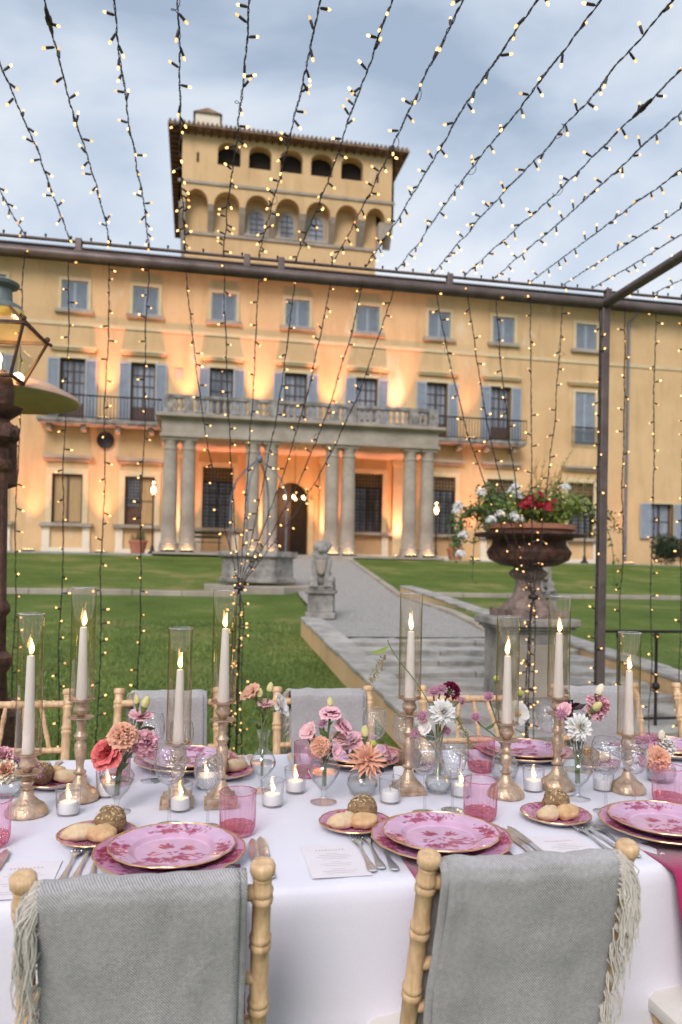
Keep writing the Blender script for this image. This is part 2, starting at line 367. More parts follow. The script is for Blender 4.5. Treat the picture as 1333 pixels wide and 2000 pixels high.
def grassmat():
    m, n, l, p = newmat('lawn_grass'); p.inputs['Roughness'].default_value = 0.9; p.inputs['Specular IOR Level'].default_value = 0.15
    t = n.new('ShaderNodeTexCoord')
    def nz(s, d):
        a = n.new('ShaderNodeTexNoise'); a.inputs['Scale'].default_value = s; a.inputs['Detail'].default_value = d; a.inputs['Roughness'].default_value = 0.65; l.new(t.outputs['Object'], a.inputs[0]); return a
    a = nz(0.55, 9); r = n.new('ShaderNodeValToRGB'); els = r.color_ramp.elements
    els[0].position = 0.30; els[0].color = (0.072, 0.125, 0.020, 1); els[1].position = 0.64; els[1].color = (0.27, 0.25, 0.09, 1)
    q = els.new(0.55); q.color = (0.145, 0.205, 0.045, 1)
    l.new(a.outputs[0], r.inputs[0])
    f = nz(28, 8); fr = n.new('ShaderNodeValToRGB'); fr.color_ramp.elements[0].position = 0.3; fr.color_ramp.elements[0].color = (0.5, 0.5, 0.5, 1); fr.color_ramp.elements[1].position = 0.7; fr.color_ramp.elements[1].color = (1.35, 1.35, 1.3, 1)
    l.new(f.outputs[0], fr.inputs[0])
    x = n.new('ShaderNodeMix'); x.data_type = 'RGBA'; x.blend_type = 'MULTIPLY'; x.inputs[0].default_value = 1
    l.new(r.outputs[0], x.inputs[6]); l.new(fr.outputs[0], x.inputs[7]); l.new(x.outputs[2], p.inputs['Base Color'])
    bn = n.new('ShaderNodeBump'); bn.inputs['Strength'].default_value = 0.9; bn.inputs['Distance'].default_value = 0.05
    l.new(f.outputs[0], bn.inputs['Height']); l.new(bn.outputs[0], p.inputs['Normal'])
    return m
MT['grass'] = grassmat()
MT['blade'] = mat('grass_blade', (0.09, 0.15, 0.026), 0.7, var=0.35, vs=1.2, c2=(0.19, 0.24, 0.06))
tag(g.build('lawn', 'grass', angle=60), 'sloping green lawn around the path with dry patches', 'lawn', kind='structure')
b = MB(); rg = random.Random(3)
for k in range(42000):
    Y = 4.3 + 8.5 * rg.random() ** 1.6; X = rg.uniform(-1.2 - Y * 0.36, 1.5)
    z = lawn_z(X, Y) - 0.005; h = rg.uniform(0.02, 0.05); a = rg.uniform(0, 6.28); ww = rg.uniform(0.003, 0.006) * (1 + Y * 0.12)
    dx, dy = math.cos(a) * ww, math.sin(a) * ww; lx, ly = rg.uniform(-.02, .02), rg.uniform(-.02, .02)
    b.add([(X - dx, Y - dy, z), (X + dx, Y + dy, z), (X + lx, Y + ly, z + h)], [(0, 1, 2)])
tag(b.build('grass', 'blade', smooth=False), 'short grass blades on the lawn beside the ochre wall', 'grass', kind='stuff')

# path, steps, kerbs
p = MB(); py_ = lines([(9.5, 28.5, 0.5)])
pv = []
for Y in py_:
    l, r = edges(Y)
    for i in range(9): X = l + (r - l) * i / 8; pv.append((X, Y, G(Y) + off(Y) + 0.012 * mn.noise(Vector((X, Y, 3)))))
p.add(pv, [(j * 9 + i, j * 9 + i + 1, (j + 1) * 9 + i + 1, (j + 1) * 9 + i) for j in range(len(py_) - 1) for i in range(8)])
p.box(-14, 34, 28.45, 31.9, 1.4, 1.665)     # gravel apron along the house front
tag(p.build('path', 'gravel', angle=50), 'grey gravel path leading to the villa portico', 'path', kind='structure')

MT['slab'] = mat('worn_step_stone', (0.30, 0.285, 0.255), 0.9, var=0.28, vs=3, bump=0.8, bs=14, c2=(0.37, 0.35, 0.315))
st = tag(empty('garden_steps', (3.0, 5.7, 0)), 'worn shallow stone steps between the ochre garden walls', 'steps')
rg = random.Random(11)
for i in range(8):
    y0 = 5.75 + i * 0.48; z = 0.06 + i * 0.058
    x = 1.86
    while x < 4.6:
        x2 = min(4.62, x + rg.uniform(0.5, 1.1))
        if 4.62 - x2 < 0.3: x2 = 4.62
        s_ = MB(); n = 6; jj = [rg.uniform(-.03, .03) for _ in range(n + 1)]
        vs = []
        for k in range(n + 1):
            X = x + 0.006 + (x2 - x - 0.012) * k / n
            vs += [(X, y0 + jj[k], z - 0.09), (X, y0 + jj[k] * 1.2 - 0.012, z - 0.01 + jj[k] * .2), (X, y0 + 0.03, z + rg.uniform(-.004, .006)), (X, y0 + 0.52, z + rg.uniform(-.008, .008)), (X, y0 + 0.52, z - 0.09)]
        fs = [(k * 5 + q, k * 5 + q + 1, k * 5 + q + 6, k * 5 + q + 5) for k in range(n) for q in range(4)] + [(0, 1, 2, 3, 4), (n * 5 + 4, n * 5 + 3, n * 5 + 2, n * 5 + 1, n * 5)]
        s_.add(vs, fs); wbuild(s_, 'step_stone', 'slab', st, angle=50); x = x2
def stone_row(name, pts, wd, hgt, seg, root, m='stone', zf=None, jit=0.01, sd=1, ov=0.0):
    """row of separate edge stones along a polyline pts of (x,y)"""
    rr = random.Random(sd)
    for (xa, ya), (xb, yb) in zip(pts, pts[1:]):
        ln = math.hypot(xb - xa, yb - ya); n = max(1, round(ln / seg)); tx, ty = (xb - xa) / ln, (yb - ya) / ln
        cuts = [0] + [(k + rr.uniform(-.2, .2)) / n for k in range(1, n)] + [1]
        for c0, c1 in zip(cuts, cuts[1:]):
            s_ = MB(); vs = []
            for c in (c0 * ln + 0.006, c1 * ln - 0.006):
                px, py = xa + tx * c, ya + ty * c; z = zf(py) + rr.uniform(-jit, jit)
                for sgn in (-1, 1):
                    h = wd / 2 + rr.uniform(-jit, jit)
                    vs += [(px - ty * h * sgn, py + tx * h * sgn, z - hgt), (px - ty * h * sgn, py + tx * h * sgn, z)]
            s_.add(vs, [(0, 1, 3, 2), (4, 6, 7, 5), (1, 5, 7, 3), (0, 4, 5, 1), (2, 3, 7, 6), (0, 2, 6, 4)])
            wbuild(s_, name, m, root, smooth=False, bevel=0.012)
kb = tag(empty('path_kerb', (4.0, 9.6, 0.5)), 'low stone kerb along the gravel path edge beside the urn', 'kerb', kind='structure')
stone_row('kerb_stone', [(e_[2] + 0.06, e_[0]) for e_ in PTH], 0.16, 0.25, 0.9, kb, zf=lambda Y: G(Y) + off(Y) + 0.045, sd=4)
kb = tag(empty('lawn_kerb', (-6, 17, 0.7)), 'long stone kerb crossing the lawn beside the well', 'kerb', kind='structure')
stone_row('kerb_stone', [(-16, 17.0), (1.0, 17.0)], 0.34, 0.3, 1.1, kb, zf=lambda Y: G(Y) + 0.10, sd=5)
kb = tag(empty('lawn_kerb', (8, 17, 0.7)), 'long stone kerb crossing the lawn behind the iron railing', 'kerb', kind='structure')
stone_row('kerb_stone', [(4.9, 17.0), (22, 17.0)], 0.34, 0.3, 1.1, kb, zf=lambda Y: G(Y) + 0.13, sd=6)

def garden_wall(x0, x1, ya, yb, label, sd, zend=0.0):
    root = tag(empty('garden_wall', ((x0 + x1) / 2, ya, 0)), label, 'wall')
    w_ = MB(); n = 14; vs = []
    for k in range(n + 1):
        Y = ya + (yb - ya) * k / n
        vs += [(x0, Y, -0.1), (x0, Y, G(Y) + 0.24), (x1, Y, G(Y) + 0.24), (x1, Y, -0.1)]
    w_.add(vs, [(k * 4 + q, k * 4 + q + 4, k * 4 + q + 5, k * 4 + q + 1) for k in range(n) for q in range(3)] + [(0, 1, 2, 3), (n * 4 + 3, n * 4 + 2, n * 4 + 1, n * 4)])
    wbuild(w_, 'wall', 'plaster', root, smooth=False)
    stone_row('coping_stone', [((x0 + x1) / 2, ya - 0.02), ((x0 + x1) / 2, yb + 0.02)], x1 - x0 + 0.03, 0.045, 0.75, root, m='slab', zf=lambda Y: G(Y) + 0.285, sd=sd, jit=0.008)
garden_wall(1.56, 1.84, 4.6, 11.2, 'low ochre garden wall with stone coping below the lion statue', 21)
garden_wall(4.64, 4.92, 5.2, 17, 'low ochre garden wall with stone coping behind the iron railing', 22)

# ================================================================== VILLA
YF, GZ = 32.0, 1.65
villa = tag(empty('villa', (4.0, YF, GZ)), 'ochre Tuscan villa with square tower and columned portico', 'building')
def wall_holes(mb, x0, x1, z0, z1, Y, holes, depth, mi=0, mr=None):
    X = sorted({x0, x1, *[h[0] for h in holes], *[h[1] for h in holes]}); Z = sorted({z0, z1, *[h[2] for h in holes], *[h[3] for h in holes]})
    for a, b in zip(X, X[1:]):
        for c, d in zip(Z, Z[1:]):
            if any(h[0] <= (a + b) / 2 <= h[1] and h[2] <= (c + d) / 2 <= h[3] for h in holes): continue
            mb.add([(a, Y, c), (b, Y, c), (b, Y, d), (a, Y, d)], [(0, 1, 2, 3)], mi)
    for h in holes:
        q = [(h[0], h[2]), (h[1], h[2]), (h[1], h[3]), (h[0], h[3])]
        for (a, c), (b, d) in zip(q, q[1:] + q[:1]):
            mb.add([(a, Y, c), (a, Y + depth, c), (b, Y + depth, d), (b, Y, d)], [(0, 1, 2, 3)], mi if mr is None else mr)
TOPX = [-4.92, -2.17, 0.97, 4.03, 7.06, 10.26, 13.23, 17.2, 25.4, -8.0, -11.0]
NOBX = [-4.93, -2.2, 0.94, 4.02, 7.08, 10.22, 13.16, 17.2, 25.4, -8.0, -11.0]
GND = [(-5.02, 0), (-2.23, 1), (0.88, 2), (7.23, 2), (10.5, 2), (13.2, 2), (17.05, 2), (-8.0, 0)]
holes = [(x - .5, x + .5, 11.36, 12.52) for x in TOPX] + [(x - .48, x + .48, 7.05 if i < 7 else 7.05, 9.42) for i, x in enumerate(NOBX)]
for x, k in GND: holes.append((x - .58, x + .58, 2.85, 4.8) if k < 2 else (x - .62, x + .62, 2.82, 5.32))
holes += [(3.27, 4.66, GZ, 4.84), (20.5, 21.7, 2.9, 4.5)]
wl = MB(); wall_holes(wl, -15, 32, GZ - 0.3, 13.4, YF, holes, 0.28)
# arch infill over the door
def arch_fill(mb, x0, x1, zs, zt, Y, depth, n=12, mi=0):
    cx, r = (x0 + x1) / 2, (x1 - x0) / 2; arc = [(cx - r * math.cos(math.pi * k / n), zs + (zt - zs) * math.sin(math.pi * k / n)) for k in range(n + 1)]
    for (a, c), (b, d) in zip(arc, arc[1:]):
        mb.add([(a, Y, c), (b, Y, d), (b, Y, zt), (a, Y, zt)], [(0, 1, 2, 3)], mi)
        mb.add([(a, Y, c), (a, Y + depth, c), (b, Y + depth, d), (b, Y, d)], [(0, 1, 2, 3)], mi)
arch_fill(wl, 3.27, 4.66, 4.1, 4.84, YF - .001, 0.3)
wl.box(-15, -14.9, YF, YF + 14, GZ - .3, 13.4); wl.box(31.9, 32, YF, YF + 14, GZ - .3, 13.4); wl.box(-15, 32, YF + 13.9, YF + 14, GZ - .3, 13.4)
wbuild(wl, 'wall', 'plaster', villa, smooth=False)
wbuild(MB().box(-15, 32, YF - 0.05, YF, 10.72, 10.86), 'string_course', 'cream', villa, smooth=False)
wbuild(MB().box(-15, 32, YF + 0.3, YF + 0.34, GZ, 13.2), 'interior_shade_sheet', 'opening_shade', villa, smooth=False)  # near-black sheet behind the openings, painting in the unlit rooms
# roof
rf = MB(); e0 = YF - 0.95
rf.add([(-16, e0, 13.5), (33, e0, 13.5), (33, YF + 15, 13.5), (-16, YF + 15, 13.5), (-10, YF + 7, 15.6), (27, YF + 7, 15.6), (-16, e0, 13.42), (33, e0, 13.42), (33, YF + 15, 13.42), (-16, YF + 15, 13.42)],
       [(0, 1, 5, 4), (1, 2, 5), (2, 3, 4, 5), (3, 0, 4), (0, 6, 7, 1), (1, 7, 8, 2), (2, 8, 9, 3), (3, 9, 6, 0), (6, 9, 8, 7)])
roof = wbuild(rf, 'roof', 'tile', villa, smooth=False)
gt = MB(); gt.tube([(-16, e0 - 0.06, 13.43), (33, e0 - 0.06, 13.43)], 0.075, 8); hang(gt.build('gutter', 'iron'), villa)
ra = MB(); x = -15.9
while x < 32.9: ra.box(x, x + 0.10, e0 + 0.03, YF, 13.28, 13.42); x += 0.36
o = wbuild(ra, 'eave_rafter', 'rafter', villa, smooth=False); o['kind'] = 'stuff'
# downpipe
dp = MB(); dp.tube([(19.45, e0, 13.3), (19.45, e0 + .1, 13.15), (19.25, YF - .12, 12.7), (19.22, YF - .12, 1.7)], 0.07, 8); hang(dp.build('downpipe', 'iron_grey'), villa)

def slats(mb, x0, x1, z0, z1, y, n):
    fw = 0.05
    for a, b in ((x0, x0 + fw), (x1 - fw, x1)): mb.box(a, b, y - 0.045, y, z0, z1)
    for a, b in ((z0, z0 + .07), (z1 - .07, z1)): mb.box(x0 + fw, x1 - fw, y - 0.04, y, a, b)
    for k in range(n):
        z = z0 + .07 + (z1 - z0 - .14) * (k + .5) / n
        mb.add([(x0 + fw, y - .038, z - .016), (x1 - fw, y - .038, z - .016), (x1 - fw, y - .006, z + .022), (x0 + fw, y - .006, z + .022)], [(0, 1, 2, 3)])
    mb.box(x0 + fw, x1 - fw, y - .004, y - .001, z0 + .07, z1 - .07)
def surround(x, hw, z0, z1, t, proud=0.05, m='cream', bottom=True):
    s_ = MB(); y = YF
    s_.box(x - hw - t, x - hw, y - proud, y + .1, z0, z1 + t); s_.box(x + hw, x + hw + t, y - proud, y + .1, z0, z1 + t)
    s_.box(x - hw, x + hw, y - proud, y + .1, z1, z1 + t)
    return wbuild(s_, 'window', m, villa, smooth=False)
def panes(x, hw, z0, z1, win, cols=2, rows=4, y=YF + .2, m='wood_dark'):
    MB().box(x - hw, x + hw, y + .03, y + .035, z0, z1).build('pane', 'pane', win, smooth=False)
    f_ = MB(); t = 0.055
    for a in (x - hw, x + hw - t, x - t * .6): f_.box(a, a + t * (1 if a != x - t * .6 else 1.2), y - .03, y + .03, z0, z1)
    for a in (z0, z1 - t): f_.box(x - hw + t, x + hw - t, y - .025, y + .025, a, a + t)
    for r_ in range(1, rows):
        z = z0 + (z1 - z0) * r_ / rows; f_.box(x - hw + t, x + hw - t, y - .012, y + .02, z - .014, z + .014)
    for c_ in range(1, cols):
        for q in (-1, 1): X = x + q * hw * c_ / cols; f_.box(X - .012, X + .012, y - .01, y + .018, z0 + t, z1 - t)
    f_.build('frame', m, win, smooth=False)
for x in TOPX:
    win = surround(x, .5, 11.36, 12.52, 0.13)
    for s_ in (-1, 1):
        q = MB(); slats(q, min(x, x + s_ * .495) + .006, max(x, x + s_ * .495) - .006, 11.37, 12.51, YF + .07, 16); q.build('shutter', 'shutter', win, smooth=False)
    MB().box(x - .74, x + .74, YF - .16, YF + .02, 11.22, 11.355).build('sill', 'stone', win, smooth=False)
for i, x in enumerate(NOBX):
    win = surround(x, .48, 7.05, 9.42, 0.12, 0.04)
    closed = i == 7
    if closed:
        for s_ in (-1, 1):
            q = MB(); slats(q, min(x, x + s_ * .475) + .006, max(x, x + s_ * .475) - .006, 7.08, 9.4, YF + .07, 30); q.build('shutter', 'shutter', win, smooth=False)
        r_ = MB(); r_.box(x - .7, x + .7, YF - .2, YF - .17, 7.78, 7.82); r_.box(x - .7, x + .7, YF - .2, YF - .17, 7.08, 7.12)
        for k in range(15): X = x - .69 + k * .0985; r_.box(X - .009, X + .009, YF - .195, YF - .175, 7.12, 7.78)
        r_.build('guard_rail', 'iron', win, smooth=False)
    else:
        panes(x, .47, 7.6, 9.4, win, 2, 4)
        MB().box(x - .47, x + .47, YF + .17, YF + .23, 7.05, 7.6).build('door_panel', 'wood_dark', win, smooth=False, bevel=.02)
        for s_ in (-1, 1):
            q = MB(); a = x + s_ * .5; slats(q, min(a, a + s_ * .44), max(a, a + s_ * .44), 7.05, 9.4, YF - .045, 28); q.build('shutter', 'shutter', win, smooth=False)
    h = MB().box(x - .84, x + .84, YF - .14, YF, 9.72, 9.80); h.box(x - .9, x + .9, YF - .2, YF, 9.80, 9.87); h.build('hood', 'cream', win, smooth=False)
for j, (x, k) in enumerate(GND):
    z0, z1, hw = (2.85, 4.8, .58) if k < 2 else (2.82, 5.32, .62)
    win = surround(x, hw, z0, z1, 0.22 if k < 2 else .2, 0.06, 'cream')
    if k == 0: panes(x, hw - .01, z0, z1, win, 1, 1, YF + .14, 'wood_dark'); MB().box(x - hw, x + hw, YF + .155, YF + .168, z0, z1).build('blind', 'wood_tan', win, smooth=False)
    elif k == 1:
        panes(x, hw - .01, z0, z1, win, 1, 2, YF + .14, 'wood_dark'); MB().box(x, x + hw, YF + .155, YF + .168, z0, z1).build('blind', 'wood_tan', win, smooth=False)
        MB().box(x - hw, x, YF + .155, YF + .168, z0, z0 + .75).build('panel', 'rafter', win, smooth=False)
    else: panes(x, hw - .01, z0, z1 - .55, win, 2, 4, YF + .14); MB().box(x - hw, x + hw, YF + .15, YF + .17, z1 - .55, z1).build('transom', 'wood_tan', win, smooth=False)
    if k >= 1:
        gr = MB(); xa = x - hw if k == 2 else x - hw; xb = x + hw if k == 2 else x; za = z0 if k == 2 else z0 + .75
        n = 9 if k == 2 else 5
        for q in range(1, n): X = xa + (xb - xa) * q / n; gr.box(X - .013, X + .013, YF + .02, YF + .045, za, z1)
        n = 16 if k == 2 else 9
        for q in range(1, n): Z = za + (z1 - za) * q / n; gr.box(xa, xb, YF + .015, YF + .05, Z - .012, Z + .012)
        gr.build('grille', 'iron', win, smooth=False)
    if k < 2 or x > 10:
        h = MB().box(x - .86, x + .86, YF - .16, YF, z1 + .52, z1 + .62); h.box(x - .95, x + .95, YF - .26, YF, z1 + .62, z1 + .72); h.build('hood', 'stone', win, smooth=False)
    MB().box(x - 1.0, x + 1.0, YF - .28, YF - .002, z0 - .14, z0 - .005).build('sill', 'stone', win, smooth=False)
    ap = MB()
    for s_ in (-1, 1): ap.box(x + s_ * .76 - .14, x + s_ * .76 + .14, YF - .10, YF - .001, GZ + .22, z0 - .14)
    ap.box(x - .92, x + .92, YF - .105, YF - .001, GZ, GZ + .22); ap.build('apron', 'white_trim', win, smooth=False)
# far window with open shutters
win = surround(21.1, .6, 2.9, 4.5, .08); panes(21.1, .55, 2.9, 4.5, win, 1, 2)
for s_ in (-1, 1):
    q = MB(); a = 21.1 + s_ * .62; slats(q, min(a, a + s_ * .5), max(a, a + s_ * .5), 2.9, 4.5, YF - .1, 18); q.build('shutter', 'shutter', win, smooth=False)
# door
d_ = MB(); d_.box(3.27, 3.95, YF + .24, YF + .30, GZ, 4.84); door = wbuild(d_, 'door', 'wood_dark', villa, smooth=False)
MB().box(3.05, 3.27, YF - .06, YF + .1, GZ, 4.1).build('door_jamb', 'cream', door, smooth=False); MB().box(4.66, 4.88, YF - .06, YF + .1, GZ, 4.1).build('door_jamb', 'cream', door, smooth=False)
# vents
v = MB(); v.lathe([(0.0, 0), (.30, 0), (.34, .03), (.34, .06)], 28); v.xf(Matrix.Translation((-3.6, YF - .05, 6.2)) @ Matrix.Rotation(R(90), 4, 'X')); wbuild(v, 'round_vent', 'iron', villa)
wbuild(MB().box(-.95, -.62, YF - .03, YF, 8.85, 9.25), 'vent_grille', 'stone', villa, smooth=False)
# iron balconies beside the portico
def balcony(x0, x1):
    s_ = MB().box(x0, x1, YF - .85, YF - .001, 6.78, 6.90); s_.box(x0 + .05, x1 - .05, YF - .8, YF - .001, 6.70, 6.78)
    o = wbuild(s_, 'balcony', 'stone_dark', villa, smooth=False)
    r_ = MB(); r_.box(x0, x1, YF - .82, YF - .78, 7.78, 7.83); r_.box(x0, x1, YF - .81, YF - .79, 6.95, 6.98); n = round((x1 - x0) / .13)
    for k in range(n + 1): X = x0 + .01 + (x1 - x0 - .02) * k / n; r_.box(X - .011, X + .011, YF - .81, YF - .79, 6.9, 7.78)
    r_.build('railing', 'iron', o, smooth=False)
    X = x0 + .3
    while X < x1: MB().box(X, X + .2, YF - .6, YF - .001, 6.45, 6.70).build('bracket', 'stone', o, smooth=False, bevel=.04); X += (x1 - x0 - .8) / 3.0
balcony(-6.1, -1.4); balcony(9.45, 14.05)

# ---- portico
pm = MB(); y0 = 28.65
pm.box(-1.28, 9.25, y0, YF - .002, 6.08, 6.62); po = wbuild(pm, 'portico', 'stone', villa, smooth=False)
pa = MB(); pa.box(-1.34, 9.31, y0 - .06, YF - .003, 5.96, 6.08); pa.box(-1.36, 9.33, y0 - .09, YF - .003, 6.62, 6.68); pa.box(-1.5, 9.47, y0 - .26, YF - .003, 6.68, 6.80)
pa.build('cornice', 'stone', po, smooth=False, bevel=.015)
fl = MB().box(-1.5, 9.5, y0 - .2, YF - .1, GZ - .1, GZ + .10); fl.build('portico_floor', 'stone', po, smooth=False)
fl = MB().box(2.2, 5.8, y0 - .75, y0 - .2, GZ - .2, GZ + .06); fl.build('portico_step', 'stone', po, smooth=False)
colprof = [(.36, .10), (.36, .22), (.33, .24), (.345, .30), (.31, .36), (.285, .40), (.28, 1.2), (.27, 2.4), (.24, 3.75), (.27, 3.78), (.27, 3.83), (.245, 3.85), (.245, 3.98), (.30, 4.08), (.30, 4.11)]
cmb = MB(); cmb.lathe(colprof, 28); cmb.box(-.36, .36, -.36, .36, 0, .10); cmb.box(-.32, .32, -.32, .32, 4.11, 4.205)
cme = cmb.mesh('column', 'stone')
COLX = [-.95, -.29, 2.07, 2.76, 5.12, 5.76, 8.21, 8.92]
for x in COLX: place('column', cme, po, (x, 29.0, GZ + .10))
pl = MB()
plm = MB(); plm.box(-.3, .3, -.12, .001, .1, 3.95); plm.box(-.36, .36, -.16, .001, 3.95, 4.2); plm.box(-.36, .36, -.16, .001, -.1, .1)
plme = plm.mesh('pilaster', 'cream', False)
for x in (-.95, 2.42, 5.44, 8.6): place('pilaster', plme, po, (x, YF - .003, GZ + .10))
# balustrade
br = MB().box(-1.22, 9.2, y0 - .02, y0 + .22, 7.40, 7.52); br.box(-1.22, 9.2, y0 - .02, y0 + .22, 6.80, 6.90)
for X in (-1.22, 9.0): br.box(X, X + .2, y0 + .22, YF - .9, 7.40, 7.52); br.box(X, X + .2, y0 + .22, YF - .9, 6.80, 6.90)
br.build('balustrade', 'stone_dark', po, smooth=False)
bp = [(.05, .9), (.075, .93), (.05, .97), (.045, 1.0), (.085, 1.12), (.08, 1.18), (.045, 1.32), (.06, 1.36), (.06, 1.40)]
bm_ = MB(); bm_.lathe([(r, z - .9) for r, z in bp], 10); bme = bm_.mesh('baluster', 'stone')
piers = [-1.22, -.5, 1.86, 2.62, 4.95, 5.6, 8.05, 8.85]
pr = MB()
for a in piers: MB().box(a, a + .36, y0 - .01, y0 + .21, 6.90, 7.40).build('pier', 'stone_dark', po, smooth=False)
for a, b2 in zip(piers, piers[1:]):
    wd = b2 - a - .36
    if wd > .25:
        n = max(1, round(wd / .24))
        for k in range(n): place('baluster', bme, po, (a + .36 + wd * (k + .5) / n, y0 + .1, 6.90))

# ---- tower
TY, TB = 34.4, 35.05
tz = lambda x, y, Y=TY: on_y(x, y, Y)
op = [(426, 471, 278, 322), (487, 531, 285, 330), (548, 592, 295, 338), (608, 651, 302, 344), (667, 710, 308, 353)]
oph = []
for a, b2, c, d in op:
    A, B = tz(a, (c + d) / 2), tz(b2, (c + d) / 2); zt, zb = tz((a + b2) / 2, c).z, tz((a + b2) / 2, d).z; oph.append((A.x, B.x, 18.92, 20.0 - .06))
oph = [(a, b2, 19.10, 20.13) for a, b2, _, _ in oph]
t_ = MB(); X0, X1 = -1.03, 8.72
wall_holes(t_, X0, X1, 18.1, 20.4, TY, oph, .5)
for h in oph: arch_fill(t_, h[0], h[1], h[3] - .34, h[3], TY - .002, .5)
# arcade of corbelled arches
ar = [(362, 407, 367), (418, 469, 373), (480, 528, 381), (539, 587, 386.5), (599, 647, 392), (657, 702, 400), (715, 754, 406)]
spr, ztop, prev = 17.3, 18.1, X0
archx = []
for a, b2, c in ar:
    archx.append((tz(a, 400).x, tz(b2, 400).x))
for a, b2 in archx:
    t_.add([(prev, TY, spr), (a, TY, spr), (a, TY, ztop), (prev, TY, ztop)], [(0, 1, 2, 3)]); arch_fill(t_, a, b2, spr, spr + .62, TY, TB - TY)
    t_.add([(a, TY, spr + .62), (b2, TY, spr + .62), (b2, TY, ztop), (a, TY, ztop)], [(0, 1, 2, 3)]); prev = b2
t_.add([(prev, TY, spr), (X1, TY, spr), (X1, TY, ztop), (prev, TY, ztop)], [(0, 1, 2, 3)])
t_.box(X0, X0 + .1, TY, TY + 11, 17.3, 20.4); t_.box(X1 - .1, X1, TY, TY + 11, 17.3, 20.4); t_.box(X0, X1, TY + 10.9, TY + 11, 17.3, 20.4)
t_.box(-.75, 8.05, TB, TB + 9.6, 13.2, 18.0)
tower = wbuild(t_, 'tower', 'plaster', villa, smooth=False)
bounds = [(X0 + .002, archx[0][0])] + [(archx[i][1], archx[i + 1][0]) for i in range(6)] + [(archx[6][1], X1 - .002)]
for a, b2 in bounds:
    c = MB(); c.add([(a, TY + .002, spr - .002), (b2, TY + .002, spr - .002), (b2, TB, spr - .002), (a, TB, spr - .002), (a, TB - .02, 16.28), (b2, TB - .02, 16.28), (b2, TY + .10, spr - .25), (a, TY + .10, spr - .25)],
                   [(0, 1, 6, 7), (7, 6, 5, 4), (0, 7, 4, 3), (1, 2, 5, 6), (0, 3, 2, 1)])
    c.build('corbel', 'stone', tower, smooth=False)
for s_ in (0, 1):
    xa, xb = ((X0, -.75), (8.05, X1))[s_]
    c = MB()
    c.add([(xa, TY + .02, spr), (xb, TY + .02, spr), (xb, TY + 10, spr), (xa, TY + 10, spr), (xb if s_ == 0 else xa, TY + .3, 16.1), (xb if s_ == 0 else xa, TY + 10, 16.1)], [(0, 1, 4), (0, 4, 5, 3), (1, 2, 5, 4), (0, 3, 2, 1)])
    c.build('side_corbel', 'stone', tower, smooth=False)
MB().box(X0 - .05, X1 + .05, TY - .07, TY - .001, 18.14, 18.26).build('string_course', 'stone', tower, smooth=False)
MB().box(-.8, 8.1, TB - .08, TB - .001, 16.14, 16.27).build('string_course', 'stone', tower, smooth=False)
MB().box(X0 + .3, X1 - .3, TY + .55, TY + .6, 18.3, 20.38).build('interior_shade_sheet', 'opening_shade', tower, smooth=False)  # near-black sheet painting in the shade behind the loggia
for a, b2, zt in ((488, 515, 414), (548, 573, 419), (604, 631, 425)):
    A, B = on_y(a, 440, TB).x, on_y(b2, 440, TB).x
    f_ = MB(); t2 = .16
    f_.box(A - t2, A, TB - .06, TB - .002, 16.38, 17.12); f_.box(B, B + t2, TB - .06, TB - .002, 16.38, 17.12)
    cx, r_ = (A + B) / 2, (B - A) / 2; n = 10
    for k in range(n):
        p0, p1 = math.pi * k / n, math.pi * (k + 1) / n
        q = [(cx - rr * math.cos(pp), 17.12 + rr * math.sin(pp)) for rr, pp in ((r_, p0), (r_, p1), (r_ + t2, p1), (r_ + t2, p0))]
        f_.add([(x, TB - .06, z) for x, z in q], [(0, 1, 2, 3)])
    f_.box(A - .25, B + .25, TB - .1, TB - .002, 16.28, 16.38)
    wn = f_.build('window', 'stone', tower, smooth=False)
    g_ = MB(); g_.box(A, B, TB - .02, TB - .004, 16.38, 17.12); g_.add([(cx, TB - .02, 17.12)] + [(cx - r_ * math.cos(math.pi * k / n), TB - .02, 17.12 + r_ * math.sin(math.pi * k / n)) for k in range(n + 1)], [(0, k + 1, k + 2) for k in range(n)])
    g_.build('pane', 'pane', wn, smooth=False)
    g_ = MB().box(cx - .03, cx + .03, TB - .05, TB - .021, 16.38, 17.45)
    for z in (16.62, 16.87, 17.12): g_.box(A, B, TB - .045, TB - .022, z - .015, z + .015)
    g_.build('frame', 'wood_dark', wn, smooth=False)
for px, py in ((387, 307), (738, 348)):
    q = tz(px, py); MB().box(q.x - .05, q.x + .05, TY - .01, TY - .001, q.z - .22, q.z + .22).build('slit', 'opening_shade', tower, smooth=False)  # flat near-black strips on the wall paint the shade of slit openings
xa, xb, ya, yb = -1.55, 9.3, TY - .55, TY + 11.5
r_ = MB(); cx, cy = (xa + xb) / 2, (ya + yb) / 2
r_.add([(xa, ya, 20.5), (xb, ya, 20.5), (xb, yb, 20.5), (xa, yb, 20.5), (cx - 1, cy, 21.9), (cx + 1, cy, 21.9), (xa, ya, 20.4), (xb, ya, 20.4), (xb, yb, 20.4), (xa, yb, 20.4)],
       [(0, 1, 5, 4), (1, 2, 5), (2, 3, 4, 5), (3, 0, 4), (0, 6, 7, 1), (1, 7, 8, 2), (2, 8, 9, 3), (3, 9, 6, 0), (6, 9, 8, 7)], 0)
r_.build('tower_roof', ['tile'], tower, smooth=False)
tl = MB(); x = xa + .1
while x < xb: tl.tube([(x, ya - .05, 20.53), (x, ya + 2.2, 20.97)], .06, 6); x += .2
o = tl.build('edge_tile', 'tile', tower); o['kind'] = 'stuff'
tl = MB(); x = xa + .12
while x < xb: tl.box(x, x + .1, ya + .16, TY - .001, 20.30, 20.4); x += .34
y = ya + .3
while y < yb: tl.box(xa + .05, X0, y, y + .1, 20.28, 20.4); y += .42
o = tl.build('eave_rafter', 'rafter', tower, smooth=False); o['kind'] = 'stuff'
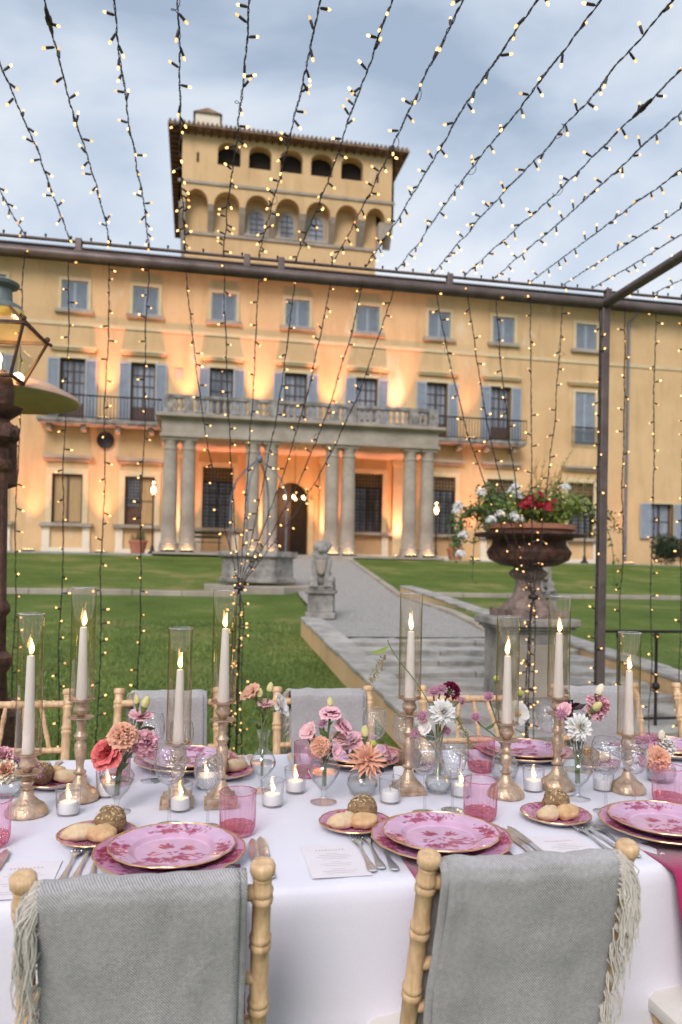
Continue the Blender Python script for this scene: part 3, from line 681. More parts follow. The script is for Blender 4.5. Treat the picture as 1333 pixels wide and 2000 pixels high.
A = on_y(382, 245, 35.0).x; B = on_y(430, 245, 35.0).x; CHZ = on_y(405, 222, 35.0).z
c = MB().box(A, B, 35.0, 36.1, 20.7, CHZ); ch = c.build('chimney', 'white_trim', tower, smooth=False)
c = MB(); c.add([(A - .1, 34.9, CHZ), (B + .1, 34.9, CHZ), (B + .1, 36.2, CHZ), (A - .1, 36.2, CHZ), ((A + B) / 2, 34.9, CHZ + .22), ((A + B) / 2, 36.2, CHZ + .22)], [(0, 1, 4), (1, 2, 5, 4), (2, 3, 5), (3, 0, 4, 5), (0, 3, 2, 1)])
c.build('chimney_cap', 'tile', ch, smooth=False)

ORD = 'first second third fourth fifth sixth seventh eighth ninth tenth eleventh twelfth thirteenth fourteenth fifteenth sixteenth seventeenth eighteenth nineteenth twentieth twenty-first twenty-second twenty-third'.split()
# ---- uplights washing the front, and lamps in the portico
def uplight(x, y, z, e, label, size=46, tilt=9, blend=.9):
    root = tag(empty('uplight', (x, y, z)), label, 'uplight', 'uplights washing the villa front')
    u = MB().box(-.26, .26, -.06, .06, .0, .05); u.box(-.22, .22, -.045, .045, .05, .09)
    u.build('lamp_body', 'iron', root, smooth=False)
    lens = MB().box(-.2, .2, -.035, .035, .09, .094); lens.build('lens', 'lampglow', root, smooth=False)
    ld = bpy.data.lights.new('uplight_beam', 'SPOT'); ld.energy = e * .64; ld.spot_size = R(size); ld.spot_blend = blend; ld.color = (1.0, 0.34, 0.20); ld.shadow_soft_size = .05
    lo = bpy.data.objects.new('uplight_beam', ld); col.objects.link(lo); lo.parent = root; lo.location = (0, 0, .12); lo.rotation_euler = (R(180 - tilt), 0, 0)
for i, x in enumerate((-.45, 2.44, 5.48, 8.3)): uplight(x, YF - .72, 6.82, 1900, 'small floodlight on the portico terrace, %s counting from the round vent' % ORD[i])
for x, e_, lb in ((-3.6, 1000, 'small floodlight on the iron balcony above the round vent'), (11.55, 350, 'small floodlight on the iron balcony above the potted geranium')): uplight(x, YF - .66, 6.91, e_ * 1.4, lb)
for x, lb, e_ in ((-6.3, 'floodlight on the gravel at the house corner behind the lamp post', 900), (-3.6, 'floodlight on the gravel below the round vent', 1000), (11.8, 'floodlight on the gravel behind the terracotta pot', 900), (15.0, 'floodlight on the gravel behind the flower urn', 350), (19.0, 'floodlight on the gravel at the foot of the downpipe', 120)):
    uplight(x, YF - .75, 1.67, e_ * 1.4, lb)
for i, x in enumerate((-.6, 2.4, 5.44, 8.5)): uplight(x, YF - .6, GZ + .1, 1500, 'floodlight on the portico floor behind the %s column pair from the round vent' % ORD[i], 60, 4)
for i, x in enumerate(COLX): uplight(x, 28.55, GZ + .1, 26, 'small floodlight at the foot of the %s portico column from the round vent' % ORD[i], 70, 8)
# ================================================================== GARDEN THINGS
def leaf_cloud(mb, centers, n, size, rr, mi=0, flat=0.0):
    for k in range(n):
        c, r = rr.choice(centers)
        while True:
            q = Vector((rr.uniform(-1, 1), rr.uniform(-1, 1), rr.uniform(-1, 1)))
            if q.length < 1: break
        p_ = Vector(c) + Vector((q.x * r[0], q.y * r[1], q.z * r[2])); s_ = size * rr.uniform(.6, 1.3)
        d = Vector((rr.gauss(0, 1), rr.gauss(0, 1), rr.gauss(0, 1) + .4)).normalized(); a = d.orthogonal().normalized()
        a = Matrix.Rotation(rr.uniform(0, 6.28), 3, d) @ a; b_ = d.cross(a)
        mb.add([p_ - a * s_, p_ + b_ * s_ * .55 + d * s_ * .15, p_ + a * s_, p_ - b_ * s_ * .55 + d * s_ * .15], [(0, 1, 2), (0, 2, 3)], mi)
# ---- lion statue on pedestal
def lion(loc, rz, label):
    root = tag(empty('lion_statue', loc, rz), label, 'statue', 'stone lions flanking the path')
    pd = MB()
    pd.box(-.22, .22, -.22, .22, 0, .10); pd.box(-.19, .19, -.19, .19, .10, .37); pd.box(-.225, .225, -.225, .225, .37, .42); pd.box(-.20, .20, -.20, .20, .42, .455)
    pd.build('pedestal', 'stone_dark', root, smooth=False, bevel=.012)
    s_ = MB(); z = .45
    s_.ball((0, .05, z + .15), (.17, .17, .15), 14, 9); s_.ball((0, 0, z + .30), (.135, .13, .20), 14, 9); s_.ball((0, -.04, z + .44), (.125, .12, .12), 14, 9)
    s_.ball((0, -.06, z + .585), (.118, .12, .125), 14, 9, d=.3); s_.ball((0, -.15, z + .565), (.055, .06, .05), 10, 7); s_.ball((0, -.12, z + .62), (.06, .05, .035), 10, 7)
    for q in (-1, 1):
        s_.ball((q * .145, -.02, z + .11), (.065, .15, .10), 12, 8); s_.ball((q * .13, -.15, z + .035), (.05, .075, .036), 10, 6)
        s_.tube([(q * .10, -.05, z + .42), (q * .095, -.11, z + .25), (q * .075, -.15, z + .04)], [.06, .045, .04], 8); s_.ball((q * .075, -.185, z + .03), (.042, .06, .032), 10, 6)
        s_.ball((q * .085, -.05, z + .675), (.03, .02, .032), 8, 6)
    for k in range(16):
        a = k / 16 * 6.283; s_.ball((math.cos(a) * .115, -.05 + math.sin(a) * .06, z + .57 + math.sin(a + 1) * .085), .036, 7, 5)
    s_.tube([(.1, .16, z + .05), (.17, .12, z + .03), (.2, 0, z + .03)], .022, 6)
    s_.box(-.19, .19, -.2, .2, z, z + .03)
    o = s_.build('lion', 'stone_dark', root)
    rm = o.modifiers.new('remesh', 'REMESH'); rm.mode = 'VOXEL'; rm.voxel_size = .012; rm.use_smooth_shade = True
    sm = o.modifiers.new('smooth', 'SMOOTH'); sm.iterations = 3
    sh = MB(); sh.grid(lambda u, v: ((u - .5) * .17 * (1 - .55 * max(0, .45 - v) ** 1.2 * 2), -.185 + .05 * (2 * u - 1) ** 2, z + .20 + v * .22), 6, 6)
    o = sh.build('shield', 'stone', root); sl = o.modifiers.new('thick', 'SOLIDIFY'); sl.thickness = .03
lion((1.88, 11.35, G(11.35) + .245), R(-14), 'seated stone lion with shield on a plinth at the wall end')
lion((5.2, 11.0, G(11.0) + .255), R(12), 'seated stone lion on a plinth standing behind the flower urn')
# ---- well head
wz = G(18.3) - .02
well = tag(empty('well', (1.49, 18.6, wz)), 'round stone wellhead with grey wrought-iron overthrow', 'well')
b_ = MB(); oct_ = lambda a, z: 1 / math.cos(((a + math.pi / 8) % (math.pi / 4)) - math.pi / 8)
b_.lathe([(.86, .18), (.90, .20), (.90, .28), (.84, .31), (.83, .74), (.88, .78), (.93, .80), (.93, .92), (.62, .93), (.60, .5), (0.01, .5)], 32, rf=oct_)
b_.build('wellhead', 'stone_dark', well, angle=30)
b_ = MB(); b_.lathe([(1.25, -.3), (1.25, .10), (1.22, .12), (.5, .12)], 32, rf=oct_); b_.build('plinth', 'stone', well, angle=30)
MB().lathe([(.01, .84), (.6, .84), (.605, .87)], 24).build('lid', 'iron_grey', well)
ow = MB()
for k in range(4):
    a = math.pi / 4 + k * math.pi / 2 + .35; x, y = .72 * math.cos(a), .72 * math.sin(a)
    ow.tube([(x, y, .9), (x, y, 2.0), (x * .98, y * .98, 2.3), (x * .8, y * .8, 2.65), (x * .42, y * .42, 2.95), (x * .12, y * .12, 3.1)], .022, 6)
ow.ball((0, 0, 3.16), (.09, .09, .1)); ow.tube([(0, 0, 3.1), (0, 0, 3.32)], .03, 6); ow.tube([(0, 0, 3.2), (0, 0, 3.5)], .012, 5)
ow.build('overthrow', 'iron_grey', well)
# ---- lamp posts by the house
def garden_lamp(loc, label, zl=2.15):
    root = tag(empty('lamp_post', loc), label, 'lamp post', 'lamp posts before the villa')
    q = MB(); q.lathe([(.16, 0), (.16, .08), (.09, .12), (.06, .3), (.035, .35), (.03, zl), (.06, zl + .02), (.07, zl + .06)], 12, close=True); q.build('post', 'iron', root)
    q = MB(); q.lathe([(.07, zl + .06), (.15, zl + .28), (.13, zl + .5), (.06, zl + .6)], 12); q.build('globe', 'glass', root)
    q = MB(); q.ball((0, 0, zl + .27), (.085, .085, .13), 10, 8); q.build('bulb', 'lampglow', root)
    q = MB(); q.lathe([(.08, zl + .6), (.05, zl + .66), (.015, zl + .72), (.0, zl + .8)], 10); q.build('finial', 'iron', root)
    ld = bpy.data.lights.new('lamp_light', 'POINT'); ld.energy = 25; ld.color = (1, .6, .28); ld.shadow_soft_size = .1
    lo = bpy.data.objects.new('lamp_light', ld); col.objects.link(lo); lo.parent = root; lo.location = (0, -.02, zl + .5)
garden_lamp((-1.56, 29.6, GZ), 'lit lamp post beside the portico near the potted plant by the grated window')
garden_lamp((9.52, 29.6, GZ), 'lit lamp post at the portico end before the grilled window', 1.75)
garden_lamp((16.0, 29.6, GZ), 'lit lamp post behind the flower urn foliage', 1.95)
# chandelier in the doorway
chd = tag(empty('chandelier', (3.97, 31.2, 4.0)), 'lit chandelier hanging before the arched doorway', 'chandelier')
q = MB(); q.tube([(0, 0, 2.0), (0, 0, .1)], .012, 5); q.lathe([(.42, .0), (.44, .01), (.42, .02), (.40, .01), (.42, .0)], 20)
for k in range(6): a = k * 1.047; q.tube([(0, 0, .15), (.2 * math.cos(a), .2 * math.sin(a), .05), (.43 * math.cos(a), .43 * math.sin(a), .02)], .01, 5)
q.build('ring', 'iron', chd)
for k in range(6):
    a = k * 1.047 + .3; q = MB(); q.ball((.43 * math.cos(a), .43 * math.sin(a), .11), (.05, .05, .07), 8, 6); q.build('candle_bulb', 'lampglow', chd)
ld = bpy.data.lights.new('chandelier_light', 'POINT'); ld.energy = 40; ld.color = (1, .58, .25); ld.shadow_soft_size = .3
lo = bpy.data.objects.new('chandelier_light', ld); col.objects.link(lo); lo.parent = chd; lo.location = (0, 0, -.1)
# ---- pots, bench, hedge
def pot(loc, label, fl):
    root = tag(empty('potted_plant', loc), label, 'potted plant', 'terracotta pots along the house')
    q = MB(); q.lathe([(.24, 0), (.33, .42), (.36, .44), (.36, .54), (.32, .54), (.29, .4), (.01, .4)], 20); q.build('pot', 'terracotta', root)
    rr = random.Random(fl); q = MB(); leaf_cloud(q, [((0, 0, .62), (.33, .33, .16)), ((.1, 0, .7), (.2, .2, .2))], 420, .035, rr); q.build('foliage', 'leaf', root, smooth=False)
    q = MB(); leaf_cloud(q, [((0, -.1, .72), (.3, .25, .12))], 60, .03, rr); q.build('blossom', 'terracotta' if fl == 1 else 'white_card', root, smooth=False)
pot((-2.14, 30.4, GZ), 'terracotta pot with red blossom by the grated ground-floor window', 1)
pot((10.62, 30.4, GZ), 'terracotta pot with pale blossom at the end of the portico', 2)
bn_ = tag(empty('bench', (.35, 30.9, GZ + .1)), 'green slatted bench under the portico', 'bench')
for z, y in ((.44, -.2), (.44, -.05), (.44, .1), (.65, .24), (.82, .27)): MB().box(-.7, .7, y - .06 if z < .5 else y - .015, y + .06 if z < .5 else y + .015, z - .015 if z < .5 else z - .05, z + .015 if z < .5 else z + .05).build('slat', 'leaf_dark', bn_, smooth=False)
for x in (-.6, .6): q = MB(); q.tube([(x, -.2, 0), (x, -.2, .42)], .02, 6); q.tube([(x, .15, 0), (x, .2, .45), (x, .28, .88)], .02, 6); q.tube([(x, -.25, .42), (x, .18, .42)], .02, 6); q.build('leg', 'iron', bn_)
hd = tag(empty('shrub', (20.6, 29.2, GZ)), 'rounded dark green shrub under the far open-shuttered window', 'shrub')
rr = random.Random(5); cs = [((rr.uniform(-1.3, 1.3), rr.uniform(-.6, .6), .55 + rr.uniform(-.1, .35)), (.6, .5, .5)) for _ in range(14)]
q = MB(); leaf_cloud(q, cs, 9000, .06, rr); q.build('foliage', 'leaf_dark', hd, smooth=False)
q = MB()
for k in range(7): x = rr.uniform(-.5, .5); q.tube([(x, 0, 0), (x * 2, rr.uniform(-.3, .3), .8)], .03, 5)
q.build('stem', 'wood_dark', hd)

# ---- flower urn on plinth
UX, UY = 3.06, 6.75
pln = tag(empty('plinth', (UX, UY, 0)), 'square weathered stone plinth carrying the flower urn', 'plinth')
q = MB().box(-.29, .29, -.29, .29, 0, .84); q.build('shaft', 'stone_dark', pln, smooth=False, bevel=.01)
q = MB().box(-.36, .36, -.36, .36, .0, .14); q.build('foot', 'stone_dark', pln, smooth=False, bevel=.02)
q = MB().box(-.31, .31, -.31, .31, .80, .83); q.box(-.34, .34, -.34, .34, .83, .86); q.box(-.37, .37, -.37, .37, .86, .935); q.build('cap', 'stone_dark', pln, smooth=False, bevel=.02)
for s_ in (-1, 1): MB().box(-.2, .2, s_ * .29 - .01, s_ * .29 + .01, .22, .70).build('panel', 'stone', pln, smooth=False, bevel=.01)
MT['urn_stone'] = mat('rose_stone', (0.15, 0.095, 0.072), 0.8, var=0.4, vs=12, bump=0.4, bs=40, c2=(0.24, 0.175, 0.145))
urn = tag(empty('urn', (UX + .02, UY, .937)), 'rusted cast-iron bowl urn on a rose stone baluster foot', 'urn')
q = MB().box(-.27, .27, -.27, .27, 0, .07); q.lathe([(.25, .07), (.24, .10), (.15, .18), (.115, .28), (.12, .34), (.17, .38), (.18, .41), (.13, .45), (.14, .47)], 28); q.build('foot', 'urn_stone', urn)
flute = lambda a, z: 1 + (.018 * math.cos(28 * a) if .49 < z < .66 else 0)
q = MB(); q.lathe([(.12, .462), (.25, .475), (.36, .53), (.385, .60), (.35, .66), (.335, .70), (.36, .735), (.50, .745), (.515, .76), (.50, .775), (.42, .785), (.40, .72), (.05, .70)], 84, rf=flute); q.build('bowl', 'rust', urn)
q = MB(); q.lathe([(.36, .72), (.40, .80), (.425, .81), (.425, .85), (.40, .855), (.38, .83), (.02, .82)], 48); q.build('liner_pot', 'terracotta', urn)
def blossom_mesh(name, m, sd):
    rr = random.Random(sd); q = MB()
    for k in range(34):
        d = Vector((rr.gauss(0, 1), rr.gauss(0, 1), abs(rr.gauss(0, 1)) * .9)).normalized(); p_ = d * .045 * rr.uniform(.8, 1.1); a = d.orthogonal().normalized(); bb = d.cross(a)
        for t in range(4):
            an = t * 1.57 + k; u = a * math.cos(an) + bb * math.sin(an); v = d.cross(u)
            q.add([p_, p_ + u * .012 + v * .008 + d * .003, p_ + u * .02 + d * .004, p_ + u * .012 - v * .008 + d * .003], [(0, 1, 2, 3)])
    return q.mesh(name, m, False)
MT['red_pet'] = mat('crimson_geranium', (0.42, 0.008, 0.025), 0.6, var=0.25, vs=40)
MT['white_pet'] = mat('white_petal', (0.80, 0.78, 0.74), 0.6, var=0.05, vs=40, sss=.15)
rb, wb = blossom_mesh('red_blossom', 'red_pet', 1), blossom_mesh('white_blossom', 'white_pet', 2)
def upt(x, y, dy=0): return on_y(x, y, UY + dy)
fl = tag(empty('geranium_planting', (UX, UY, 1.76)), 'red and white geraniums with feathery foliage overflowing the urn', 'plant')
rr = random.Random(17); M0 = -Vector(fl.location)
q = MB(); cs = []
for k in range(40): cs.append(((rr.uniform(-.38, .38), rr.uniform(-.34, .34), rr.uniform(.08, .26)), (.14, .14, .10)))
leaf_cloud(q, cs, 2600, .026, rr); q.build('foliage', 'leaf_light', fl, smooth=False)
q = MB(); cs = [((rr.uniform(-.46, .44), rr.uniform(-.3, .3), rr.uniform(.10, .34)), (.11, .11, .11)) for k in range(22)]
leaf_cloud(q, cs, 900, .022, rr); q.build('leaf_mass', 'leaf', fl, smooth=False)
MT['feather'] = mat('feathery_green', (0.14, 0.17, 0.035), .7, var=.4, vs=8, c2=(.24, .21, .06))
q = MB()      # upright feathery sprigs
for k in range(44):
    x0_, y0_ = rr.uniform(-.15, .5), rr.uniform(-.25, .25); h = rr.uniform(.25, .62) * (1.1 - abs(x0_ - .12)); lx, ly = rr.uniform(-.1, .22), rr.uniform(-.1, .1)
    pts = [(x0_ + lx * t * t, y0_ + ly * t * t, .12 + h * t) for t in (0, .33, .66, 1)]; q.tube(pts, [.004, .003, .002, .001], 4)
    for j in range(46):
        t = rr.uniform(.15, 1); p_ = Vector((x0_ + lx * t * t, y0_ + ly * t * t, .12 + h * t)); d = Vector((rr.uniform(-1, 1), rr.uniform(-1, 1), rr.uniform(.1, 1))).normalized() * .045 * (1.25 - t * .6); s_ = d.orthogonal().normalized() * .0035
        q.add([p_ - s_, p_ + s_, p_ + d], [(0, 1, 2)])
q.build('sprig', 'feather', fl, smooth=False)
q = MB()      # trailing stems
for k in range(12):
    s_ = -1 if k < 8 else 1; x0_ = s_ * .36; a, h = rr.uniform(.12, .4), rr.uniform(.2, .75); yv = rr.uniform(-.3, .15)
    pts = [(x0_ + s_ * a * math.sin(t * 1.6), yv, .12 + .12 * math.sin(t * 2.4) - h * t * t) for t in [i / 7 for i in range(8)]]; q.tube(pts, .004, 4)
    cs = [(p_, (.05, .05, .05)) for p_ in pts[2:]]; leaf_cloud(q, cs, 70, .02, rr)
q.build('trailing_stem', 'leaf', fl, smooth=False)
def at_local(px, py, dy): return upt(px, py, dy) + M0
for i, (px, py) in enumerate(((1028, 985), (1036, 978), (1045, 990), (1070, 995), (1022, 992), (1052, 972), (1083, 980), (1066, 988))): place('red_blossom', rb, fl, M=Matrix.Translation(at_local(px, py, -.40 + .03 * (i % 3))) @ Matrix.Rotation(i, 4, 'Z') @ Matrix.Scale(1.05 if i != 6 else .5, 4))
for i, (px, py) in enumerate(((960, 1018), (977, 1007), (1002, 1012), (1013, 1016), (895, 990), (905, 1048), (900, 1085), (1000, 962), (1012, 972), (1008, 955), (940, 965), (1006, 1008), (1105, 955), (893, 1000))): place('white_blossom', wb, fl, M=Matrix.Translation(at_local(px, py, -.42 + .04 * (i % 3))) @ Matrix.Rotation(i * 2, 4, 'Z') @ Matrix.Scale(.95, 4))
# ---- iron railing
rl = tag(empty('railing', (3.9, 6.0, 0)), 'black wrought-iron railing beside the stone plinth', 'railing')
q = MB(); q.tube([(3.42, 6.0, .865), (6.6, 6.0, .865)], .014, 6); wbuild(q, 'top_rail', 'iron', rl)
q = MB(); q.tube([(3.42, 6.0, .12), (6.6, 6.0, .12)], .012, 6); wbuild(q, 'bottom_rail', 'iron', rl)
bar = MB(); bar.lathe([(.013, 0), (.013, .36), (.03, .375), (.034, .395), (.03, .415), (.013, .43), (.013, .80), (.022, .82), (.022, .84), (.014, .86)], 8, close=True); bme_ = bar.mesh('baluster', 'iron')
for k in range(9): hang(place('baluster', bme_, None, (3.57 + k * .357, 6.0, 0)), rl)

# ================================================================== PERGOLA
PZ = 3.275
pg = tag(empty('pergola', (2.83, 5.0, 0)), 'dark steel pergola frame carrying the light strings', 'pergola')
q = MB().box(-.029, .029, -.029, .029, 0, PZ - .03); o = q.build('post', 'pergola', pg, smooth=False, bevel=.006)
q = MB().box(-.1, .1, -.1, .1, 0, .012); q.build('foot_plate', 'pergola', pg, smooth=False)
q = MB(); q.tube([(-8, 5.0, PZ), (7, 5.0, PZ)], .038, 16); wbuild(q, 'beam', 'pergola', pg)
q = MB(); q.tube([(-8, 5.02, PZ + .10), (7, 5.02, PZ + .10)], .011, 8); wbuild(q, 'hanging_rail', 'pergola', pg)
q = MB(); q.tube([(2.83, 5.0, PZ), (2.83, -1.5, PZ)], .033, 16); wbuild(q, 'beam', 'pergola', pg)
q = MB(); q.tube([(-4.2, 5.0, PZ), (-4.2, -1.5, PZ)], .04, 16); wbuild(q, 'beam', 'pergola', pg)
q = MB(); q.tube([(-8, -1.5, PZ), (7, -1.5, PZ)], .043, 12); wbuild(q, 'beam', 'pergola', pg)
for x, y in ((-4.2, 5.0), (-4.2, -1.5), (2.83, -1.5), (6.6, 5.0)):
    q = MB().box(x - .038, x + .038, y - .038, y + .038, 0, PZ - .05); wbuild(q, 'post', 'pergola', pg, smooth=False)
for px in (153, 483, 550, 880, 1190):
    X = on_y(px, 520, 5.0).x; q = MB().box(X - .02, X + .02, 4.985, 5.04, PZ + .03, PZ + .115); wbuild(q, 'bracket', 'pergola', pg, smooth=False, bevel=.005)
SX = [-1.074, -.803, -.566, -.331, -.108, .142, .373, .618, .858, 1.084, 1.297, 1.549, 1.787, 1.992, 2.256, 2.507, 2.742, 2.98, 3.22, 3.45, 3.7, 3.95, 4.2]
SX = [-2.05, -1.8, -1.56, -1.32] + SX
km = MB(); km.lathe([(.004, .0), (.005, .010), (.007, .013), (.007, .022), (.004, .025)], 8, close=True); kme = km.mesh('hook', 'cable')
for x in SX: hang(place('hook', kme, None, (x, 5.02, PZ + .108)), pg); hang(place('hook', kme, None, (x + .12, 5.02, PZ + .108)), pg)

# ================================================================== LIGHT STRINGS
lm = MB(); lm.lathe([(.0015, 0), (.004, .004), (.0052, .008), (.0056, .03), (.0046, .034)], 6, mi=0); lm.lathe([(.0038, .034), (.0049, .038), (.0047, .044), (.003, .048), (.0002, .049)], 6, mi=1)
lme = lm.mesh('lamp', ['cable', 'bulb'])
pm_ = MB(); pm_.lathe([(.005, -.07), (.008, -.05), (.008, -.02), (.012, -.015), (.013, .015), (.009, .02), (.008, .05), (.005, .07)], 8, close=True); plug_me = pm_.mesh('plug', 'cable')
def light_string(name, pts, label, cat, group, spacing, rr, amp=.006, drop=.3, plug=None, loops=2):
    """pts: polyline; cable of two twisted leads with random sideways lamps"""
    base = Vector(pts[0]); root = tag(empty(name, base), label, cat, group)
    P_ = [Vector(p_) - base for p_ in pts]; seg = [(b_ - a).length for a, b_ in zip(P_, P_[1:])]; tot = sum(seg)
    def at(s):
        for a, b_, l in zip(P_, P_[1:], seg):
            if s <= l or l == seg[-1] and (a - P_[-2]).length < 1e-9: return a + (b_ - a) * min(1, s / l), (b_ - a).normalized()
            s -= l
        return P_[-1], (P_[-1] - P_[-2]).normalized()
    sd = rr.uniform(0, 100); q = MB(); n0 = int(tot / .022) + 2; lp = [rr.uniform(.1, .9) * tot for _ in range(loops)]
    for st_ in range(3):
        path = []; n = n0 if st_ < 2 else int(tot / .009) + 2
        for k in range(n):
            s = tot * k / (n - 1); p_, d = at(s); a = d.orthogonal().normalized(); b_ = d.cross(a); th = s * (62 if st_ < 2 else 48) + st_ * 2.09 + sd
            wob = Vector((mn.noise(Vector((s * 5, sd, 0))), mn.noise(Vector((s * 5, sd, 9))), mn.noise(Vector((s * 5, sd, 5))))) * amp * 1.5
            rad = .0024 + .003 * abs(mn.noise(Vector((s * 3.1, sd + st_, 2))))
            if st_ == 2:
                for c in lp:
                    if abs(s - c) < .06: rad += .022 * math.cos((s - c) / .06 * 1.57) ** 2
            path.append(p_ + wob + (a * math.cos(th) + b_ * math.sin(th)) * rad)
        q.tube(path, .0020 if st_ < 2 else .0016, 4 if st_ < 2 else 3, caps=False)
    q.build('cable', 'cable', root)
    s = rr.uniform(.02, spacing)
    while s < tot - .02:
        p_, d = at(s); side = Vector((rr.gauss(0, 1), rr.gauss(0, 1), rr.gauss(0, 1) - drop)); side = (side - d * side.dot(d)).normalized()
        dr = (side + d * rr.uniform(-.55, .55)).normalized(); wob = Vector((mn.noise(Vector((s * 5, sd, 0))), mn.noise(Vector((s * 5, sd, 9))), mn.noise(Vector((s * 5, sd, 5))))) * amp * 1.5
        place('lamp', lme, root, M=aim(p_ + wob + dr * .004, dr)); s += spacing * rr.uniform(.55, 1.45)
    for c in ([plug] if plug else []):
        p_, d = at(tot * c); place('plug', plug_me, root, M=aim(p_, d))
    return root
rr = random.Random(23)
def nth(x):
    ins = sorted([q_ for q_ in SX if q_ < 2.83], reverse=True); outs = sorted(q_ for q_ in SX if q_ > 2.83)
    return (ORD[ins.index(x)] + ' in from the corner post') if x in ins else (ORD[outs.index(x)] + ' out beyond the corner post')
for i, x in enumerate(SX):
    sag = rr.uniform(.03, .07); x2 = x + rr.uniform(.0, .05) + (x - .3) * .035; pts = []
    for k in range(25):
        t = k / 24; pts.append((x + (x2 - x) * t + .006 * math.sin(t * 17 + i), 5.02 - 6.5 * t, PZ + .11 - 4 * sag * t * (1 - t) + .006 * math.sin(t * 23 + i * 2)))
    light_string('overhead_light_string', pts, 'dark warm-bulb cable stretched overhead, ' + nth(x), 'string lights', 'light strings stretched overhead', .108 if -1.2 < x < 4 else .14, rr, plug=(.42 if i % 4 == 3 else .32 if i % 5 == 1 else None))
def drop_string(x, zb, i, lab=None, grp='light strings hanging straight from the beam'):
    lab = lab or 'dark warm-bulb cable hanging straight down, ' + nth(x)
    pts = [(x + .006 * math.sin(k * .9 + i * 2), 4.985 + .004 * math.sin(k * 1.3 + i), PZ + .05 - (PZ + .05 - zb) * k / 20) for k in range(21)]
    light_string('hanging_light_string', pts, lab, 'string lights', grp, .125, rr, plug=(.14 if i in (3, 18) else None), loops=1)
for i, x in enumerate(SX):
    if x < -.2 or x > 2.9: drop_string(x, rr.uniform(.04, .12), i)
drop_string(2.79, .3, 77, 'dark cable of warm bulbs hanging down against the steel pergola post', None)
KL, KR = Vector((.285, 4.93, 1.22)), Vector((2.29, 4.93, 1.19))
def gathered(x, K, i, lab, grp):
    a = Vector((x, 4.985, PZ + .05)); pts = []
    for k in range(15):
        t = k / 14; q = a.lerp(K, t); q.z -= .10 * math.sin(math.pi * t) * abs(x - K.x); q.x += (K.x - x) * (-.10) * math.sin(math.pi * t); pts.append(q)
    jx, jy = rr.uniform(-.03, .03), rr.uniform(-.03, .03)
    pts += [Vector((K.x + jx, K.y + jy, K.z - .12)), Vector((K.x + jx * 1.3 - .01, K.y + jy * 1.3, .6)), Vector((K.x + jx * 1.5 - .01, K.y + jy, .03))]
    light_string('gathered_light_string', pts, lab, 'string lights', grp, .125, rr, loops=2)
for i, x in enumerate(SX):
    if -.2 < x < 1.4: gathered(x, KL, i, 'warm-bulb cable drawn into the bundle before the wellhead, ' + nth(x), 'light strings gathered before the wellhead')
    elif 1.4 < x < 2.6: gathered(x, KR, i, 'warm-bulb cable drawn into the bundle at the urn, ' + nth(x), 'light strings gathered at the urn')
for K, lab in ((KL, 'black cable tie holding the light strings before the wellhead'), (KR, 'black cable tie holding the light strings at the urn plinth')):
    q = MB(); q.lathe([(.03, -.015), (.036, -.008), (.036, .008), (.03, .015)], 12); o = q.build('cable_tie', 'cable', None, loc=K); tag(o, lab, 'cable tie')

# ---- cast-iron lamp post with lantern, and mushroom heater
lp = tag(empty('street_lamp', (-.965, 4.0, 0)), 'rust-brown cast-iron lamp post with amber glazed lantern', 'street lamp')
q = MB(); fl_ = lambda a, z: 1 + (.05 * math.cos(10 * a) if .95 < z < 1.85 else 0)
q.lathe([(.16, 0), (.16, .12), (.11, .2), (.09, .6), (.075, .82), (.10, .86), (.10, .90), (.07, .93), (.066, 1.1), (.082, 1.12), (.082, 1.15), (.064, 1.18), (.056, 1.80), (.075, 1.82), (.075, 1.85), (.055, 1.87), (.055, 1.92)], 40, rf=fl_); q.build('post', 'rust', lp)
q = MB(); q.lathe([(.055, 1.92), (.10, 1.97), (.085, 2.0), (.07, 2.03), (.06, 2.06), (.11, 2.10), (.12, 2.12), (.06, 2.13)], 16)
for k in range(8):
    a = k * .785; q.ball((.085 * math.cos(a), .085 * math.sin(a), 1.99), (.03, .03, .045), 8, 6, d=.5, sd=k)
q.build('capital', 'rust', lp)
q = MB(); q.lathe([(.075, 2.13), (.08, 2.2), (.07, 2.26), (.05, 2.28), (.04, 2.3)], 16); q.build('neck', 'rust', lp)
def ring4(h, z, r0=R(38)): return [(h * math.cos(r0 + k * math.pi / 2), h * math.sin(r0 + k * math.pi / 2), z) for k in range(4)]
A, B, C4 = ring4(.13, 2.26), ring4(.25, 2.49), ring4(.10, 2.60); q = MB()
for a, b_ in ((A, B), (B, C4)):
    for k in range(4): q.tube([a[k], b_[k]], .008, 5)
for a in (A, B):
    for k in range(4): q.tube([a[k], a[(k + 1) % 4]], .011, 5)
for k in range(4): q.ball(Vector(B[k]) * 1.0 + Vector((0, 0, .02)), .014, 6, 5); q.tube([Vector(B[k]), Vector((B[k][0] * 1.1, B[k][1] * 1.1, B[k][2] - .005))], .009, 5)
q.build('lantern_frame', 'rust', lp)
q = MB(); q.add(A + B, [(k, (k + 1) % 4, 4 + (k + 1) % 4, 4 + k) for k in range(4)]); q.build('lantern_pane', 'glass', lp, smooth=False)
q = MB(); q.add(B + C4, [(k, (k + 1) % 4, 4 + (k + 1) % 4, 4 + k) for k in range(4)]); q.build('lantern_roof_pane', 'lantern_glass', lp, smooth=False)
q = MB(); q.lathe([(.115, 2.595), (.10, 2.62), (.06, 2.64), (.055, 2.70), (.085, 2.715), (.09, 2.73), (.06, 2.745), (.02, 2.76), (0, 2.765)], 20); q.build('lantern_cap', 'verdigris', lp)
q = MB(); q.tube([(0, 0, 2.26), (0, 0, 2.34)], .012, 6); q.ball((0, 0, 2.36), (.018, .018, .028), 10, 8); q.build('lamp_bulb', 'lampglow', lp)
